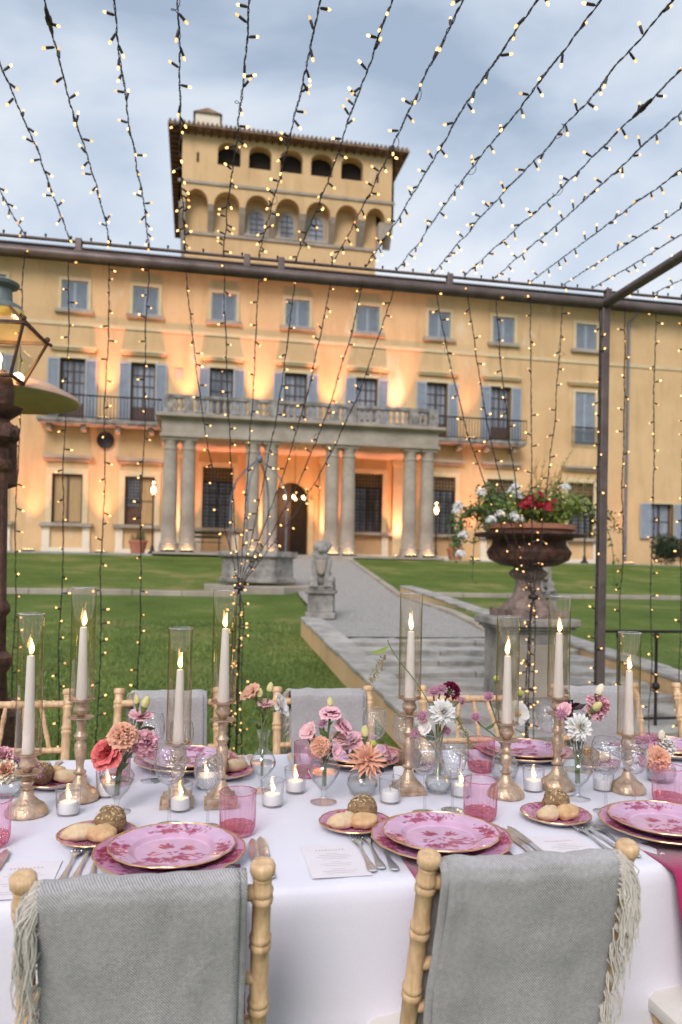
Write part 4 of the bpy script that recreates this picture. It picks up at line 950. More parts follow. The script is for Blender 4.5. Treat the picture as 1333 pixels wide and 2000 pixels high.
ld = bpy.data.lights.new('lantern_light', 'POINT'); ld.energy = 4; ld.color = (1, .66, .3); ld.shadow_soft_size = .03
lo = bpy.data.objects.new('lantern_light', ld); col.objects.link(lo); lo.parent = lp; lo.location = (0, 0, 2.43)
ht = tag(empty('patio_heater', (-1.06, 4.45, 0)), 'mushroom patio heater with bronze reflector dome beside the lantern post', 'patio heater')
q = MB(); q.lathe([(.02, 2.30), (.12, 2.305), (.30, 2.29), (.40, 2.255), (.412, 2.245), (.415, 2.25), (.40, 2.275), (.30, 2.325), (.12, 2.345), (.0, 2.35)], 40); q.build('reflector', 'dome', ht)
q = MB(); q.lathe([(.03, 0.6), (.03, 1.75), (.10, 1.78), (.09, 2.1), (.03, 2.14), (.03, 2.3)], 20); q.build('burner_pole', 'rust', ht)
q = MB(); q.lathe([(.23, 0), (.23, .04), (.20, .05), (.20, .55), (.10, .62), (.03, .64)], 24, close=True); q.build('gas_base', 'rust', ht)
# ================================================================== TABLE
TZ, TN, TF = 0.75, 1.492, 2.545
tb = tag(empty('dining_table', (0.2, 2.02, 0)), 'long trestle dining table hidden under the white cloth', 'table')
wbuild(MB().box(-2.3, 2.75, TN + .02, TF - .02, TZ - .035, TZ - .006), 'table_top', 'wood', tb, smooth=False)
for x in (-2.1, -.9, .3, 1.5, 2.6):
    for y in (TN + .25, TF - .25): wbuild(MB().box(x - .025, x + .025, y - .025, y + .025, 0, TZ - .035), 'leg', 'wood', tb, smooth=False)
def cloth():
    q = MB(); xs_ = lines([(-2.32, -.9, .06), (-.9, 1.6, .018), (1.6, 2.77, .05)])
    prof = [(0, TF + .012, .02), (0, TF + .012, .2), (0, TF + .012, .4), (0, TF + .012, .6), (0, TF + .010, .72), (0, TF + .006, TZ - .006), (0, TF - .004, TZ)]
    prof += [(0, y, TZ) for y in lines([(TF - .03, TN + .03, .03)])] if False else [(0, TF - .03 - (TF - TN - .06) * k / 34, TZ) for k in range(35)]
    prof += [(0, TN + .012, TZ - .0005), (0, TN + .003, TZ - .004), (0, TN - .004, TZ - .014), (0, TN - .007, TZ - .035)] + [(0, TN - .008, TZ - .035 - (TZ - .045) * k / 26) for k in range(1, 27)]
    vs = []
    for _, y, z in prof:
        for x in xs_:
            dz = dy = 0
            if z >= TZ - .001:
                dz = .0034 * mn.noise(Vector((x * 3, y * 4, 1))) + .0024 * (1 - abs(mn.noise(Vector((x * 7, y * 5, 4))))) ** 8 + .0012 * math.exp(-((y - 2.02) / .007) ** 2) + .0012 * math.exp(-((x - 1.02) / .007) ** 2) + .0009 * math.exp(-((x - .185 - (y - 1.5) * .02) / .006) ** 2)
            elif z < TZ - .01:
                dr = min(1, (TZ - z) / .7)
                fo = .075 * mn.noise(Vector((x * 2.3 + z * .3, z * .35, 5))) + .045 * mn.noise(Vector((x * 5.0 - z * .6, z * .5, 8))) + .006 * mn.noise(Vector((x * 14, z * 5, 2)))
                hc = .009 * math.exp(-((x - .20 - (TZ - z) * .03) / .008) ** 2) + .004 * math.exp(-((z - .47) / .008) ** 2)
                dy = (-1 if y < 2 else 1) * ((abs(fo) + fo * .4) * dr + hc * min(1, dr * 6))
            vs.append((x, y + dy, z + dz))
    n = len(xs_); q.add(vs, [(j * n + i + 1, j * n + i, (j + 1) * n + i, (j + 1) * n + i + 1) for j in range(len(prof) - 1) for i in range(n - 1)])
    return q.build('tablecloth', 'linen', angle=70)
tag(cloth(), 'white linen cloth draped over the long dining table', 'tablecloth')

# ================================================================== CHAIRS AND THROWS
def turned(path, r, rings, n=12, fin=None):
    """round bamboo-style rail along a polyline with doubled rings at the given fractions"""
    P_ = [Vector(p_) for p_ in path]; seg = [(b_ - a).length for a, b_ in zip(P_, P_[1:])]; tot = sum(seg)
    def at(s):
        for a, b_, l in zip(P_, P_[1:], seg):
            if s <= l + 1e-9: return a + (b_ - a) * (s / l)
            s -= l
        return P_[-1]
    st_ = {0.0: r, tot: r * .95}
    for f in [k / 12 for k in range(13)]: st_.setdefault(f * tot, r)
    for f in rings:
        c = f * tot
        for s in [k for k in st_ if abs(k - c) < .02 and 0 < k < tot]: del st_[s]
        for d, m in ((-.016, 1), (-.012, 1.16), (-.008, 1.22), (-.003, 1.16), (0, 1.02), (.003, 1.16), (.008, 1.22), (.012, 1.16), (.016, 1)):
            if 0 < c + d < tot: st_[c + d] = r * m
    ks = sorted(st_); q = MB(); q.tube([at(s) for s in ks], [st_[s] for s in ks], n); return q
def make_chair():
    root = empty('chiavari_chair')
    for s_ in (-1, 1):
        pth = [(s_ * .186, -.175, 0), (s_ * .183, -.155, .44), (s_ * .179, -.195, .62), (s_ * .175, -.272, .895)]
        q = turned(pth, .0150, (.25, .47, .60, .735, .87, .965)); t = Vector(pth[-1])
        d = (t - Vector(pth[-2])).normalized(); q.tube([t - d * .002, t + d * .003, t + d * .006, t + d * .009, t + d * .018, t + d * .023, t + d * .026, t + d * .027], [.016, .0150, .0182, .0198, .0200, .0188, .0150, .006], 12)
        q.build('back_post', 'wood', root)
        turned([(s_ * .195, .19, 0), (s_ * .185, .18, .43)], .015, (.3, .6, .9)).build('front_leg', 'wood', root)
        turned([(s_ * .184, -.16, .22), (s_ * .188, .18, .22)], .009, (.5,), 8).build('stretcher', 'wood', root)
    for y, z in ((-.165, .26), (.185, .26)): turned([(-.185, y, z), (.185, y, z)], .009, (.5,), 8).build('stretcher', 'wood', root)
    for y, z, rad in ((-.264, .868, .013), (-.222, .715, .011), (-.197, .63, .011)): turned([(-.176, y, z), (.176, y, z)], rad, (.25, .5, .75) if z > .8 else (.5,)).build('back_rail', 'wood', root)
    for a, b_ in ((-.125, -.085), (-.045, -.03), (.045, .03), (.125, .085)): turned([(b_ * 1.0, -.263, .866), (a, -.223, .715)], .0075, (.3, .65), 8).build('spindle', 'wood', root)
    q = MB(); rnd = lambda a: 1 / (abs(math.cos(a)) ** 5 + abs(math.sin(a)) ** 5) ** .2
    q.lathe([(.185, .425), (.195, .43), (.198, .445), (.19, .452)], 40, c=(0, .015, 0), rf=lambda a, z: rnd(a), close=True); q.build('seat_frame', 'wood', root)
    q = MB(); q.lathe([(.19, .452), (.205, .458), (.208, .47), (.205, .484), (.19, .495), (.12, .503), (.0, .505)], 40, c=(0, .015, 0), rf=lambda a, z: rnd(a)); q.build('cushion', 'cushion', root)
    return root
proto = make_chair(); first = [True]
def chair(x, y, rz, label):
    o = proto if first[0] else copy_tree(proto); first[0] = False
    o.location = (x, y, 0); o.rotation_euler.z = rz; return tag(o, label, 'chair', 'chiavari chairs around the table')
def throw(x, y, rz, x0, x1, fr, label, sd, zb=.30):
    """folded wool throw hung over the top rail; fr = side of the fringe"""
    root = tag(empty('wool_throw', (x, y, 0), rz), label, 'throw', 'grey throws over the chair backs')
    out_ = [(-.215, zb), (-.215, .45), (-.228, .60), (-.255, .72), (-.288, .84), (-.298, .878), (-.293, .897), (-.278, .906), (-.258, .902), (-.247, .885), (-.235, .82), (-.210, .72), (-.180, .60), (-.150, .5)]
    prof = []
    for (a, b_), (c, d) in zip(out_, out_[1:]):
        for k in range(4): prof.append((a + (c - a) * k / 4, b_ + (d - b_) * k / 4))
    prof.append(out_[-1]); nu = 26; cl = {}
    for lay in (0, 1):
        q = MB()
        def fn(u, v):
            i = min(int(v * (len(prof) - 1) + .5), len(prof) - 1); Y, Z = prof[i]; dn = max(0, .89 - Z)
            inside = i > len(prof) * .66
            sx = x0 + (x1 - x0) * u + (.012 * lay * (-fr)) + .012 * mn.noise(Vector((Z * 5, sd, u))) * dn * 2 + (u - .5) * .02 * dn
            nrm = .030 * mn.noise(Vector((sx * 9, Z * 3, sd + lay))) * (.2 + dn) + .010 * mn.noise(Vector((sx * 4, Z * 22, sd))) * min(1, dn * 5) + .005 * mn.noise(Vector((sx * 30, Z * 16, sd)))
            o2 = (-.006 if not inside else .006) * (1 - lay)
            return (sx, Y + o2 - abs(nrm) * (1 if not inside else -1), Z + (.003 * (1 - lay) + .005 * mn.noise(Vector((u * 6, sd, 3))) if Z > .86 else 0))
        q.grid(fn, nu, len(prof) - 1); o = q.build('cloth' if lay == 0 else 'under_fold', 'throw', root, angle=80)
        m = o.modifiers.new('thick', 'SOLIDIFY'); m.thickness = .005; m.offset = 0
    rr = random.Random(sd); q = MB(); ex = x0 if fr < 0 else x1
    for k in range(230):
        i = rr.uniform(0, len(prof) * .58); Y, Z = prof[int(i)]; L_ = rr.uniform(.05, .11); o1 = rr.uniform(.004, .028); wv = rr.uniform(0, 6)
        pts = [(ex + fr * (.0 + o1 * math.sin(min(1, t * 2) * 1.57) + .005 * math.sin(wv + t * 6)), Y - .008 - .012 * math.sin(t * 2.5) * rr.uniform(.2, 1), Z - L_ * t ** 1.3 + .006 * (1 - t)) for t in (0, .15, .3, .5, .75, 1)]
        q.tube(pts, [.0015, .0015, .0014, .0013, .0012, .0009], 4, caps=False)
    o = q.build('fringe', 'fringe', root); o['kind'] = 'stuff'
NCY = 1.47
for i, (x, lb) in enumerate(((-.06, 'beech chair with throw fringed on the outer side, before the coral rose setting'), (.557, 'beech chair with throw, before the burgundy dahlia setting'), (1.165, 'bare beech chair with cream cushion before the magenta napkin end'))): chair(x, NCY, 0, lb)
throw(-.06, NCY, 0, -.150, .138, -1, 'grey wool throw on the chair before the coral rose setting', 3)
throw(.557, NCY, 0, -.150, .148, 1, 'grey wool throw on the chair before the burgundy dahlia setting', 8)
FCY = 2.60
FX = [(-.605, 'bare beech chair across the table by the ranunculus bowl'), (-.08, 'beech chair with throw across the table behind the coral rose vase'), (.49, 'beech chair with throw across the table behind the pink lisianthus vase'), (1.055, 'bare beech chair across the table behind the burgundy dahlia vase'), (1.61, 'beech chair with throw across the table behind the dark-leaf dahlia vase'), (2.15, 'bare beech chair across the table past the peach carnation vase')]
for x, lb in FX: chair(x, FCY, math.pi, lb)
throw(-.08, FCY, math.pi, -.125, .12, 1, 'grey wool throw on the far chair behind the coral rose vase', 12)
throw(.49, FCY, math.pi, -.15, .125, 1, 'grey wool throw on the far chair behind the pink lisianthus vase', 15)
throw(1.61, FCY, math.pi, -.14, .13, 1, 'grey wool throw on the far chair behind the dark-leaf dahlia vase', 19)

# ================================================================== TABLEWARE
import numpy as np
def plate_mesh(name, Rr, bg_, ink, sd, dense=1.0, na=192):
    rs = [0.001] + [.06 * k for k in range(1, 10)] + [.56, .58, .60, .62, .635, .65, .665, .68, .70] + [.70 + .02 * k for k in range(1, 15)] + [.99, 1.0]
    h = .17 * Rr
    def z(t): return .006 + (0 if t < .58 else h * .45 * ((t - .58) / .1) ** 1.3 if t < .68 else h * (.45 + .55 * ((t - .68) / .32) ** .9)) * .75
    vs = []; prm = []
    for t in rs:
        for k in range(na):
            a = 2 * math.pi * k / na; s_ = 1 + max(0, (t - .68) / .32) * (.018 * abs(math.cos(3 * a)) ** .6 + .006 * math.cos(18 * a) - .012)
            vs.append((Rr * t * s_ * math.cos(a), Rr * t * s_ * math.sin(a), z(t))); prm.append((t * math.cos(a), t * math.sin(a)))
    n = len(rs); fs = [(i * na + k, i * na + (k + 1) % na, (i + 1) * na + (k + 1) % na, (i + 1) * na + k) for i in range(n - 1) for k in range(na)]
    top = len(fs); b0 = (n - 1) * na; under = [(.97, -.003), (.70, -.006 - .0), (.62, -.010), (.60, -.012)]
    prevrow = b0
    for t, dz in under:
        r0 = len(vs)
        for k in range(na):
            a = 2 * math.pi * k / na; vs.append((Rr * t * math.cos(a), Rr * t * math.sin(a), max(0.0, z(t) + dz) if t > .65 else .0)); prm.append((9, 9))
        fs += [(prevrow + k, prevrow + (k + 1) % na, r0 + (k + 1) % na, r0 + k) for k in range(na)]; prevrow = r0
    P_ = np.array(prm); rg_ = random.Random(sd); C_ = np.tile(np.array([*bg_, 1.0]), (len(vs), 1)); ink_ = np.array(ink)
    mott = np.array([mn.noise(Vector((x * 6, y * 6, sd))) for x, y in prm]); C_[:, :3] *= (1 + .10 * mott)[:, None]
    rad = np.hypot(P_[:, 0], P_[:, 1]); band = (rad > .60) & (rad < .69); C_[band, :3] = C_[band, :3] * .78 + np.array(ink) * .16
    E_ = []
    def leaf(x, y, l, w, a, s=1.0): E_.append((x, y, l, w, a, s))
    def flower(x, y, r, s=1.0):
        o = rg_.uniform(0, 6)
        for k in range(6): leaf(x + math.cos(o + k * 1.047) * r * .6, y + math.sin(o + k * 1.047) * r * .6, r * .5, r * .3, o + k * 1.047, s)
        leaf(x, y, r * .28, r * .28, 0, .5)
    for th, sp in ((90, 27), (180 + 12, 20), (0 - 10, 20), (262, 30)):
        for k in range(int(7 * dense)):
            a = R(th + rg_.uniform(-sp, sp) * .85); r_ = rg_.uniform(.73, .94); flower(r_ * math.cos(a), r_ * math.sin(a), rg_.uniform(.045, .075), rg_.uniform(.8, 1))
        for k in range(int(46 * dense)):
            a = R(th + rg_.gauss(0, sp * .6)); r_ = rg_.uniform(.71, .96); leaf(r_ * math.cos(a), r_ * math.sin(a), rg_.uniform(.02, .05), rg_.uniform(.010, .02), rg_.uniform(0, 3.1), rg_.uniform(.6, 1))
    for x, y, r_ in ((-.12, .22, .12), (.24, .16, .09), (.06, -.02, .05), (-.28, -.05, .045), (.42, -.1, .05)): flower(x, y, r_); leaf(x + .07, y - .08, .08, .02, .6); leaf(x - .08, y - .06, .07, .02, 2.2)
    for k in range(int(34 * dense)): leaf(rg_.gauss(.1, .22), -.34 + rg_.gauss(0, .07), rg_.uniform(.04, .09), rg_.uniform(.018, .035), rg_.uniform(-.4, .5), rg_.uniform(.6, 1))
    for x, y, l, w_, a, s_ in E_:
        dx, dy = P_[:, 0] - x, P_[:, 1] - y; u = dx * math.cos(a) + dy * math.sin(a); v = -dx * math.sin(a) + dy * math.cos(a); d = (u / l) ** 2 + (v / w_) ** 2
        k = np.clip((1.35 - d) / .5, 0, 1)[:, None] * s_ * .92; C_[:, :3] = C_[:, :3] * (1 - k) + ink_ * k
    me = bpy.data.meshes.new(name); me.from_pydata(vs, [], fs); me.materials.append(MT['glaze']); me.materials.append(MT['porcelain'])
    me.polygons.foreach_set('material_index', [0] * top + [1] * (len(fs) - top)); me.shade_smooth()
    ca = me.color_attributes.new('print', 'FLOAT_COLOR', 'POINT'); ca.data.foreach_set('color', C_.astype(np.float32).ravel()); me.update()
    g_ = MB(); q = []
    for k in range(na + 1):
        a = 2 * math.pi * k / na; s_ = 1 + (.018 * abs(math.cos(3 * a)) ** .6 + .006 * math.cos(18 * a) - .012); q.append((Rr * .997 * s_ * math.cos(a), Rr * .997 * s_ * math.sin(a), z(1.0)))
    g_.tube(q, .0017, 6, caps=False); gm = g_.mesh(name + '_gilt', 'gold')
    return me, gm
m, n, l, p = newmat('painted_glaze'); p.inputs['Roughness'].default_value = .16; p.inputs['Coat Weight'].default_value = .4
at_ = n.new('ShaderNodeAttribute'); at_.attribute_name = 'print'; l.new(at_.outputs['Color'], p.inputs['Base Color']); MT['glaze'] = m
PB, INK = (.70, .44, .61), (.36, .035, .10)
dinner = plate_mesh('dinner_plate', .131, PB, INK, 5, 1.5)
charger_m = plate_mesh('charger_plate', .156, (.58, .28, .43), (.32, .025, .08), 9, 1.5)
bread_m = plate_mesh('bread_plate', .086, (.60, .27, .42), (.33, .03, .08), 13, 1.2, 120)
def plate(kind, me, x, y, z, rz, label, group, tilt=0):
    root = tag(empty(kind, (x, y, z), rz), label, 'plate', group); root.rotation_euler.x = tilt
    place('dish', me[0], root); place('gilt_edge', me[1], root)
PL = ['coral rose vase', 'burgundy dahlia vase', 'dark-leaf dahlia vase']
NX = [(-.032, 1.668), (.562, 1.672), (1.135, 1.690)]
FP = [(-.60, 2.40, 'ranunculus bowl'), (-.01, 2.415, 'coral rose vase'), (.525, 2.41, 'pink lisianthus vase'), (1.10, 2.41, 'burgundy dahlia vase'), (1.63, 2.40, 'dark-leaf dahlia vase')]
rr = random.Random(31)
for (x, y), nm in zip(NX, PL):
    plate('charger_plate', charger_m, x - .004, y - .014, TZ + .003, rr.uniform(-.2, .2), 'large pink charger under the dinner plate nearest the ' + nm, 'charger plates')
    plate('dinner_plate', dinner, x, y, TZ + .0125, rr.uniform(-.15, .15), 'pink floral dinner plate in front of the ' + nm, 'dinner plates')
for x, y, nm in FP:
    plate('charger_plate', charger_m, x, y, TZ + .003, math.pi + rr.uniform(-.2, .2), 'large pink charger on the far side behind the ' + nm, 'charger plates')
    plate('dinner_plate', dinner, x, y, TZ + .0125, math.pi + rr.uniform(-.15, .15), 'pink floral dinner plate on the far side behind the ' + nm, 'dinner plates')
# napkins under the chargers, hanging off the table edge
def napkin(x, yedge, sgn, label, ln=.3):
    q = MB(); pr = [(yedge - sgn * .16, TZ + .0025), (yedge - sgn * .03, TZ + .0025), (yedge, TZ + .002), (yedge + sgn * .012, TZ - .012), (yedge + sgn * .016, TZ - .05)] + [(yedge + sgn * (.017 + .008 * k), TZ - .05 - ln * k / 8) for k in range(1, 9)]
    def fn(u, v):
        i = round(v * (len(pr) - 1)); Y, Z = pr[i]; dn = max(0, TZ - Z); return (x + (u - .5) * (.25 - .03 * dn) + .02 * dn, Y + sgn * (.05 * dn * (.5 + .5 * math.sin(u * 14 + x * 5))), Z)
    q.grid(fn, 24, len(pr) - 1); o = q.build('napkin', 'napkin', angle=80); tag(o, label, 'napkin', 'magenta napkins')
    mm = o.modifiers.new('thick', 'SOLIDIFY'); mm.thickness = .002; mm.offset = 1
for (x, y), nm in zip(NX, PL): napkin(x + .015 - (.022 if x > 1 else 0), TN - .03, -1, 'magenta napkin hanging from under the charger nearest the ' + nm)
for x, y, nm in FP: napkin(x, TF + .035, 1, 'magenta napkin under the far charger behind the ' + nm, .2)
# rolls
def roll(x, y, z, r, m, label, rz, seeds=False, sd=0):
    root = tag(empty('bread_roll', (x, y, z), rz), label, 'bread roll', 'bread rolls')
    q = MB(); q.ball((0, 0, r[2] * .80), r, 20, 12, d=.16, sd=sd); q.v = [(a, b_, max(c, 0.001)) for a, b_, c in q.v]; q.build('crust', m, root, angle=80)
    if seeds:
        q = MB(); rg_ = random.Random(sd)
        for k in range(90):
            th, ph = rg_.uniform(0, 6.28), rg_.uniform(.35, 1.5); d = Vector((math.cos(th) * math.cos(ph), math.sin(th) * math.cos(ph), math.sin(ph))); p_ = Vector((d.x * r[0], d.y * r[1], r[2] * .80 + d.z * r[2])) * 1.01
            a = d.orthogonal().normalized(); a = Matrix.Rotation(rg_.uniform(0, 6), 3, d) @ a; b_ = d.cross(a); s_ = rg_.uniform(.0025, .0042)
            q.add([p_ - a * s_, p_ - b_ * s_ * .6 + d * .001, p_ + a * s_ + d * .0015, p_ + b_ * s_ * .6 + d * .001], [(0, 1, 2, 3)])
        o = q.build('oat_topping', 'seed', root, smooth=False); o['kind'] = 'stuff'
def bread(x, y, nm, far=False, sd=0, rot=0):
    plate('bread_plate', bread_m, x, y, TZ + .003, rot, ('far ' if far else '') + 'pink bread plate with rolls by the ' + nm, 'bread plates')
    z = TZ + .011; f = ('far ' if far else '')
    def rp(dx, dy): c, s_ = math.cos(rot), math.sin(rot); return x + dx * c - dy * s_, y + dx * s_ + dy * c
    roll(*rp(-.034, -.012), z, (.042, .023, .019), 'crust', 'pale oval roll on the %sbread plate by the %s' % (f, nm), rot + .25, sd=sd)
    roll(*rp(.013, -.026), z, (.035, .022, .020), 'crust_gold', 'golden roll on the %sbread plate by the %s' % (f, nm), rot - .1, sd=sd + 1)
    roll(*rp(.026, .026), z, (.036, .033, .033), 'crust_rye', 'oat-topped brown roll on the %sbread plate by the %s' % (f, nm), rot, True, sd + 2)
bread(-.200, 1.800, PL[0], sd=1); bread(.392, 1.806, PL[1], sd=5, rot=.1); bread(.905, 1.800, PL[2], sd=9, rot=.3)
bread(-.37, 2.26, 'ranunculus bowl', True, 13, 2.6); bread(.10, 2.30, 'pink lisianthus vase', True, 17, 3.3); bread(.70, 2.33, 'burgundy dahlia vase', True, 21, 3.0); bread(1.27, 2.28, 'dark-leaf dahlia vase', True, 25, 3.1)
# cutlery
def fork_mesh():
    q = MB(); ol = [(-.1, .009), (-.085, .010), (-.05, .0055), (0, .0032), (.03, .003), (.045, .006), (.055, .0105), (.068, .0115)]
    zf = lambda y: .004 + .006 * max(0, (y + .02)) / .1 * (1 if y < .06 else .6)
    vs = [];
    for y, w_ in ol: vs += [(-w_, y, zf(y)), (0, y, zf(y) + .0014), (w_, y, zf(y)), (0, y, zf(y) - .0018)]
    fs = [(i * 4 + k, i * 4 + (k + 1) % 4, (i + 1) * 4 + (k + 1) % 4, (i + 1) * 4 + k) for i in range(len(ol) - 1) for k in range(4)] + [(3, 2, 1, 0), (28, 29, 30, 31)]
    q.add(vs, fs)
    for k in range(4): x = -.0098 + k * .0065; q.tube([(x, .066, zf(.066)), (x, .09, zf(.066) - .001), (x, .112, zf(.066) + .001)], [.0019, .0016, .0009], 6)
    q.ball((0, -.099, .004), (.0098, .008, .002), 10, 6); return q.mesh('fork', 'silver')
def knife_mesh():
    q = MB(); ol = [(-.11, .0085, .004), (-.10, .010, .0048), (-.05, .0085, .0042), (-.012, .0065, .0045), (-.004, .0075, .005), (.002, .0065, .004), (.004, .009, .0012), (.06, .0105, .0011), (.10, .009, .0010), (.118, .002, .0006)]
    vs = []
    for y, w_, t in ol: vs += [(-w_, y, .005), (0, y, .005 + t), (w_, y, .005), (0, y, .005 - t)]
    fs = [(i * 4 + k, i * 4 + (k + 1) % 4, (i + 1) * 4 + (k + 1) % 4, (i + 1) * 4 + k) for i in range(len(ol) - 1) for k in range(4)] + [(3, 2, 1, 0)]
    q.add(vs, fs); return q.mesh('knife', 'silver')
fme, kme2 = fork_mesh(), knife_mesh()
def cutlery(me, nm, x, y, rz, label, grp, dz=0):
    o = place(nm, me, None, (x, y, TZ + .0025 + dz)); o.rotation_euler.z = rz; tag(o, label, nm, grp)
for (x, y), nm in zip([(-.236, 1.655), (.375, 1.642), (.925, 1.640)], PL):
    for k in range(3): cutlery(fme, 'fork', x + k * .024, y + (.012 if k == 1 else 0), rr.uniform(-.06, .06), ('outermost', 'middle', 'innermost')[k] + ' of three silver forks laid beside the plate nearest the ' + nm, 'forks by the ' + nm)
for (x, y), nm in zip([(.140, 1.635), (.742, 1.630), (1.315, 1.64), (-.40, 1.63)], PL + ['ranunculus bowl']):
    for k in range(2): cutlery(kme2, 'knife', x + k * .023, y + (.01 if k else 0), rr.uniform(-.05, .05), ('inner', 'outer')[k] + ' silver knife laid beside the plate nearest the ' + nm, 'knives by the ' + nm)
for x, y, nm in FP:
    for k in range(2): cutlery(fme, 'fork', x + .175 + k * .024, y + .01 * k, math.pi + rr.uniform(-.06, .06), ('inner', 'outer')[k] + ' silver fork on the far side beside the plate behind the ' + nm, 'far forks behind the ' + nm)
    for k in range(2): cutlery(kme2, 'knife', x - .185 - k * .022, y, math.pi + rr.uniform(-.06, .06), ('inner', 'outer')[k] + ' silver knife on the far side beside the plate behind the ' + nm, 'far knives behind the ' + nm)
# menu cards and place cards
def menu(x, y, rz, label):
    root = tag(empty('menu_card', (x, y, TZ + .003), rz), label, 'menu card', 'menu cards')
    MB().box(-.062, .062, -.09, .09, 0, .0008).build('card', 'card', root, smooth=False)
    q = MB(); rg_ = random.Random(int(x * 100))
    for k in range(9): X = -.033 + k * .0075; h = rg_.uniform(.006, .010); q.add([(X, .052, .001), (X + .0018, .052, .001), (X + .0018, .052 + h, .001), (X, .052 + h, .001)], [(0, 1, 2, 3)]); q.add([(X, .052, .001), (X + .0055, .052, .001), (X + .0055, .0535, .001), (X, .0535, .001)], [(0, 1, 2, 3)])
    for k, w_ in enumerate((.012, .03, .038, .026, .0, .010, .034, .028, .0, .012, .036, .03)):
        Y = .034 - k * .0095
        if w_: q.add([(-w_, Y, .001), (w_, Y, .001), (w_, Y + .0017, .001), (-w_, Y + .0017, .001)], [(0, 1, 2, 3)])
    o = q.build('printed_text', 'print', root, smooth=False)
for (x, y, rz), nm in zip([(-.243 - .075, 1.60, .0), (.308, 1.615, .0), (.84, 1.60, .0)], PL): menu(x, y, rz, 'blush printed menu card beside the forks nearest the ' + nm)
for x, y, nm in ((.055, 2.20, 'coral rose vase'), (.62, 2.20, 'peach dahlia bowl'), (1.165, 2.22, 'dark-leaf dahlia vase'), (1.60, 2.20, 'peach carnation vase')):
    q = MB(); q.add([(-.03, -.014, 0), (.03, -.014, 0), (.03, 0, .04), (-.03, 0, .04), (.03, .014, 0), (-.03, .014, 0)], [(0, 1, 2, 3), (3, 2, 4, 5)]); o = q.build('place_card', 'white_card', None, smooth=False, loc=(x, y, TZ + .001)); tag(o, 'small white tent place card behind the ' + nm, 'place card', 'place cards')

# ---- glasses
tm = MB(); flt = lambda a, z: 1 + (.045 * math.cos(22 * a) if .012 < z < .088 else 0)
tm.lathe([(.030, .002), (.036, .006), (.040, .02), (.0405, .05), (.0425, .088), (.043, .100), (.0418, .1005)], 132, rf=flt)
tmm = tm.mesh('tumbler', 'pink_glass', angle=25)
tb_ = MB(); tb_.lathe([(.005, .0005), (.029, .0005), (.035, .005), (.039, .018), (.0385, .026), (.0, .024)], 44, rf=lambda a, z: 1 + .05 * math.cos(11 * a) * (z > .003)); tbm = tb_.mesh('tumbler_base', 'pink_base', angle=20)
def wine_mesh(s=1.0):
    q = MB(); q.lathe([(.001, .0035), (.006, .004), (.030, .0015), (.0325, .0005), (.0325, 0), (.0, 0)], 32)
    q.lathe([(.006, .004), (.0042, .015), (.0036, .05), (.0040, .085), (.006, .094), (.010, .098)], 16); q.v = [(a * s, b_ * s, c * s) for a, b_, c in q.v]; st_ = q.mesh('wine_stem', 'glass')
    q = MB(); q.lathe([(.0, .0965), (.010, .098), (.022, .104), (.033, .120), (.0385, .142), (.0385, .165), (.035, .185), (.0335, .190), (.0328, .190)], 40); q.v = [(a * s, b_ * s, c * s) for a, b_, c in q.v]; return st_, q.mesh('wine_bowl', 'glass_cut')
wms = [wine_mesh(1.0), wine_mesh(.90)]
MT['rim'] = thin_glass('glass_rim', (.9, .9, .9), base=.45)
def ring_mesh(r_, z, t, m='rim'):
    q = MB(); q.tube([(r_ * math.cos(a), r_ * math.sin(a), z) for a in [k * math.pi / 20 for k in range(41)]], t, 5, caps=False); return q.mesh('rim', m)
wrm = [ring_mesh(.0332, .190, .0010), ring_mesh(.0332 * .9, .190 * .9, .0010)]; crm = ring_mesh(.0308, 0, .0015); vrm = ring_mesh(.0306, .067, .0009); MT['pink_rim'] = thin_glass('pink_rim', (.95, .5, .62), base=.35, gl=(1, .6, .7)); trm = ring_mesh(.0425, .100, .0012, 'pink_rim')
def tumbler(x, y, label):
    root = tag(empty('tumbler', (x, y, TZ + .0015)), label, 'glass', 'pink tumblers'); place('bowl', tmm, root); place('cut_base', tbm, root); place('rim', trm, root)
for (x, y), nm in zip([(.112, 1.800), (.716, 1.828), (1.275, 1.885), (-.425, 1.80)], PL + ['ranunculus bowl']): tumbler(x, y, 'pink cut-glass tumbler beside the near plate by the ' + nm)
for (x, y), nm in zip([(-.205, 2.235), (.345, 2.265), (.885, 2.26), (1.46, 2.25)], ['coral rose vase', 'pink lisianthus vase', 'burgundy dahlia vase', 'dark-leaf dahlia vase']): tumbler(x, y, 'pink cut-glass tumbler on the far side behind the ' + nm)
def wine(x, y, big, label):
    root = tag(empty('wine_glass', (x, y, TZ + .0015)), label, 'wine glass', 'engraved wine glasses'); place('foot_and_stem', wms[big][0], root); place('bowl', wms[big][1], root); place('rim', wrm[big], root)
for (xa, ya, xb, yb), nm in zip([(-.045, 1.885, .045, 1.862), (.592, 1.895, .672, 1.91), (1.068, 1.845, 1.168, 1.875)], PL):
    wine(xa, ya, 0, 'larger engraved wine glass by the near setting at the ' + nm); wine(xb, yb, 1, 'smaller engraved wine glass by the near setting at the ' + nm)
for (x, y), nm in zip([(-.11, 2.27), (.555, 2.30), (1.14, 2.33), (1.66, 2.28)], ['coral rose vase', 'pink lisianthus vase', 'burgundy dahlia vase', 'dark-leaf dahlia vase']):
    wine(x, y, 0, 'larger engraved wine glass on the far side behind the ' + nm); wine(x + .085, y - .02, 1, 'smaller engraved wine glass on the far side behind the ' + nm)

